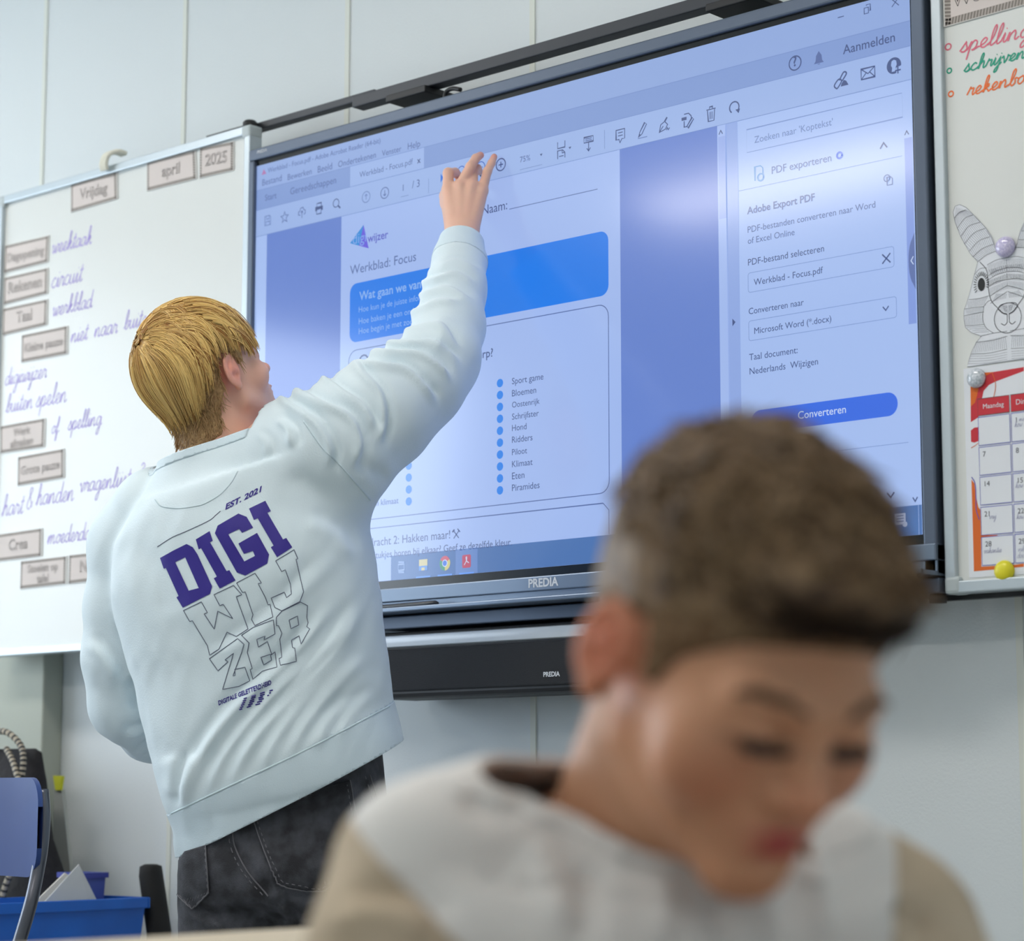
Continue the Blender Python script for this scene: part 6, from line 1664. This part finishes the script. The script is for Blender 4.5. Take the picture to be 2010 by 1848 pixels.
for s in (-1, 1):
    b = MB()
    for k in range(60):                                   # eyelashes along the lowered lid
        u = rg.rand() * 2 - 1; x0 = np.array([[s * .033 + .015 * u, .095, -.0085 - .0025 * (1 - u * u)]])
        for _ in range(4): nr, d = grad(_bh, x0, .001); x0 = x0 - nr * d[:, None]
        v = nr * .8 + np.array([[s * .25 + .2 * u, 0, -.55]]); v /= np.linalg.norm(v)
        b.tube(bw(np.concatenate([x0, x0 + v * .004, x0 + v * .0085 + [[0, 0, .0012]]])), [.0008, .0007, .0002], 4)
    b.build('eyelashes', mat('dark_lash', (40, 28, 24), .5), bo)
    b = MB()
    for k in range(60):
        u = rg.rand(); x0 = np.array([[s * (.013 + .036 * u), .1 - .02 * u, .016 + .0075 * math.sin(u * 2.6) + rg.normal() * .0017]])
        for _ in range(4): nr, d = grad(_bh, x0, .001); x0 = x0 - nr * d[:, None]
        v = np.array([[s * 1.0, 0, .4 - .6 * u]]); v = v - nr * (v * nr).sum(1)[:, None]; v /= np.linalg.norm(v)
        b.tube(bw(np.concatenate([x0, x0 + v * .004 + nr * .001, x0 + v * .009 + nr * .001])), [.0007, .0007, .0002], 4)
    b.build('eyebrow', mat('brown_brow', (104, 78, 56), .6), bo)
# hair: clipped sides, longer textured top pushed forward over the forehead
bcr = U(.03, s_ell((0, -.014, .026), (.074, .094, .090)), s_ell((0, .030, -.0325), (.058, .060, .0707)), s_cap((0, -.034, -.045), bl(P(1312, 1600, 1.335)[None])[0], .050, .056))
def fade(p):
    d = bcr(p) - .0042
    low = np.interp(p[:, 1], [-.2, -.045, -.012, .024, .036, .06, .1], [-.062, -.062, -.016, -.012, .014, .036, .060])
    # sideburn in front of the ear
    ear = .023 - np.linalg.norm((p[:, 1:] - np.array([-.010, -.006])) / np.array([1.0, 1.5]), axis=1)
    reg = np.maximum(low - p[:, 2], np.where(np.abs(p[:, 0]) > .05, ear, -1))
    return smax(d, reg, .008) + .0007 * pnoise(p, 300, 41)
def topm(p):
    up_ = np.clip((p[:, 2] - .015) / .085, 0, 1); up_ = up_ * up_ * (3 - 2 * up_)
    u = bcr(p) - (.0050 + .0085 * up_ + (.0022 * pnoise(p, 90, 42) + .0016 * pnoise(p, 200, 43)) * (.3 + up_))
    u = smin(u, s_ell((0, .066, .080), (.054, .034, .021))(p) + .0015 * pnoise(p, 140, 44), .018)
    lowf = np.interp(p[:, 1], [-.12, -.055, -.03, 0, .1], [-.035, -.022, .012, .016, .066]) - p[:, 2]
    return smax(u, lowf, .012)
v, f = mesh_sdf(fade, (-.1, -.13, -.14), (.1, .12, .14), .003); bhf = obj('clipped_hair', bw(v), f, M_bfade, man if False else boy, smooth=True, label='closely clipped hair on the sides')
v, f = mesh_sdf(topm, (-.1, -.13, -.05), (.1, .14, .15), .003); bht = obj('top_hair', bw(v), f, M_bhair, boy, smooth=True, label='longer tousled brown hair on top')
fr = lambda v: np.clip((v[:, 1] - .055) / .02, 0, 1) * np.clip((.092 - v[:, 2]) / .018, 0, 1)  # shade under the overhanging front hair, painted in as a darker brown
attr(bht, 'tone', np.clip(.30 + .9 * pnoise(v, 120, 45), 0, 1) * (1 - fr(v))); attr(bht, 'fringe_shade', fr(v))
b = MB(); tn, frv = [], []
for k in range(1500):                                     # tousled tufts
    th, ph = rg.rand() * 6.283, math.acos(1 - rg.rand() * .72)
    x0 = (np.array([0, -.005, .03]) + np.array([math.sin(ph) * math.cos(th) * .07, math.sin(ph) * math.sin(th) * .1, math.cos(ph) * .09]))[None]
    for _ in range(3): nr, d = grad(topm, x0, .002); x0 = x0 - nr * d[:, None]
    if abs(d[0]) > .003: continue
    v = np.array([[0, .9, -.1]]) + rg.normal(size=3) * .55; v = v - nr * (v * nr).sum(1)[:, None]; v /= np.linalg.norm(v)
    L = .013 + .012 * rg.rand(); n0 = b.n
    b.tube(bw(np.concatenate([x0 - nr * .001, x0 + v * L * .4 + nr * L * .16, x0 + v * L + nr * L * .14])), [.0016, .0014, .0003], 4, cap=False)
    tn += [np.clip(rg.rand() * .75, 0, 1)] * (b.n - n0); frv += [float(fr(x0)[0])] * (b.n - n0)
o = b.build('hair_tufts', M_bhair, bht, smooth=True); o['kind'] = 'stuff'; attr(o, 'tone', np.array(tn) * (1 - np.array(frv))); attr(o, 'fringe_shade', frv)
# trousers and shoes, below the picture's edge
tf = U(.03, s_cap(hipb - sdb * .05, hipb + sdb * .05, .105, .105), chain(thR, [.085, .07, .06], .02), chain(thL, [.085, .07, .06], .02))
v, f = mesh_sdf(lambda p: smax(smax(tf(p), p[:, 2] - .52, .01), .40 - p[:, 2] + 0 * p[:, 0] - 9 * (((p - hipb) @ fdb) > .22), .004) if False else smax(tf(p), p[:, 2] - .53, .01), np.array(thR + thL + [hipb]).min(0) - .16, np.array(thR + thL + [hipb]).max(0) + .16, .009, newton=1)
obj('trousers', v, f, mat('dark_blue_trousers', (44, 52, 74), .8), boy, smooth=True)
for q0 in (thR[2], thL[2]):
    a = np.array([q0[0], q0[1], 0.0]); v, f = mesh_sdf(lambda p: smax(U(.02, s_cap(a + [0, 0, .05], a + fdb * .11 + [0, 0, .035], .036, .032), s_cap(a + [0, 0, .05], a + [0, 0, .1], .036, .036))(p), .003 - p[:, 2], .003), a - .2, a + .2, .008, newton=1)
    obj('shoe', v, f, M_shoe, boy, smooth=True)
# the stool he sits on
e = empty('stool', (hipb[0], hipb[1], 0), 'wooden stool under the seated child, below the edge of the photo', 'stool')
M_wood = mat('pale_beech', (206, 184, 148), .5, noise=(9, (190, 164, 126), 6))
b = MB(); b.lathe([(.0001, .365), (.17, .365), (.175, .372), (.172, .382), (.0001, .384)], (hipb[0], hipb[1], 0)); b.build('seat', M_wood, e, auto=True)
for k in range(4):
    a = k * math.pi / 2 + .6; b = MB(); b.tube([(hipb[0] + .13 * math.cos(a), hipb[1] + .13 * math.sin(a), .37), (hipb[0] + .17 * math.cos(a), hipb[1] + .17 * math.sin(a), 0)], .012, 10); b.build('leg', M_tube, e)
# desk whose beige top just shows at the lower left
xe = P(300, 1838, 1.98); zt_ = xe[2]
e = empty('school_desk', (xe[0] + .28, -2.0, 0), 'school desk with beige top along the lower left edge of the photo', 'desk')
b = MB(); b.box(xe[0], xe[0] + .54, -2.62, -1.30, zt_ - .025, zt_, .004); b.build('desk_top', mat('beige_laminate', (204, 190, 164), .5), e)
for x in (xe[0] + .04, xe[0] + .50):
    for y in (-2.57, -1.35):
        b = MB(); b.box(x - .015, x + .015, y - .015, y + .015, 0, zt_ - .024, .003); b.build('leg', M_tube, e)
for x in (xe[0] + .04, xe[0] + .50):
    b = MB(); b.box(x - .012, x + .012, -2.56, -1.36, zt_ - .065, zt_ - .025); b.build('rail', M_tube, e)
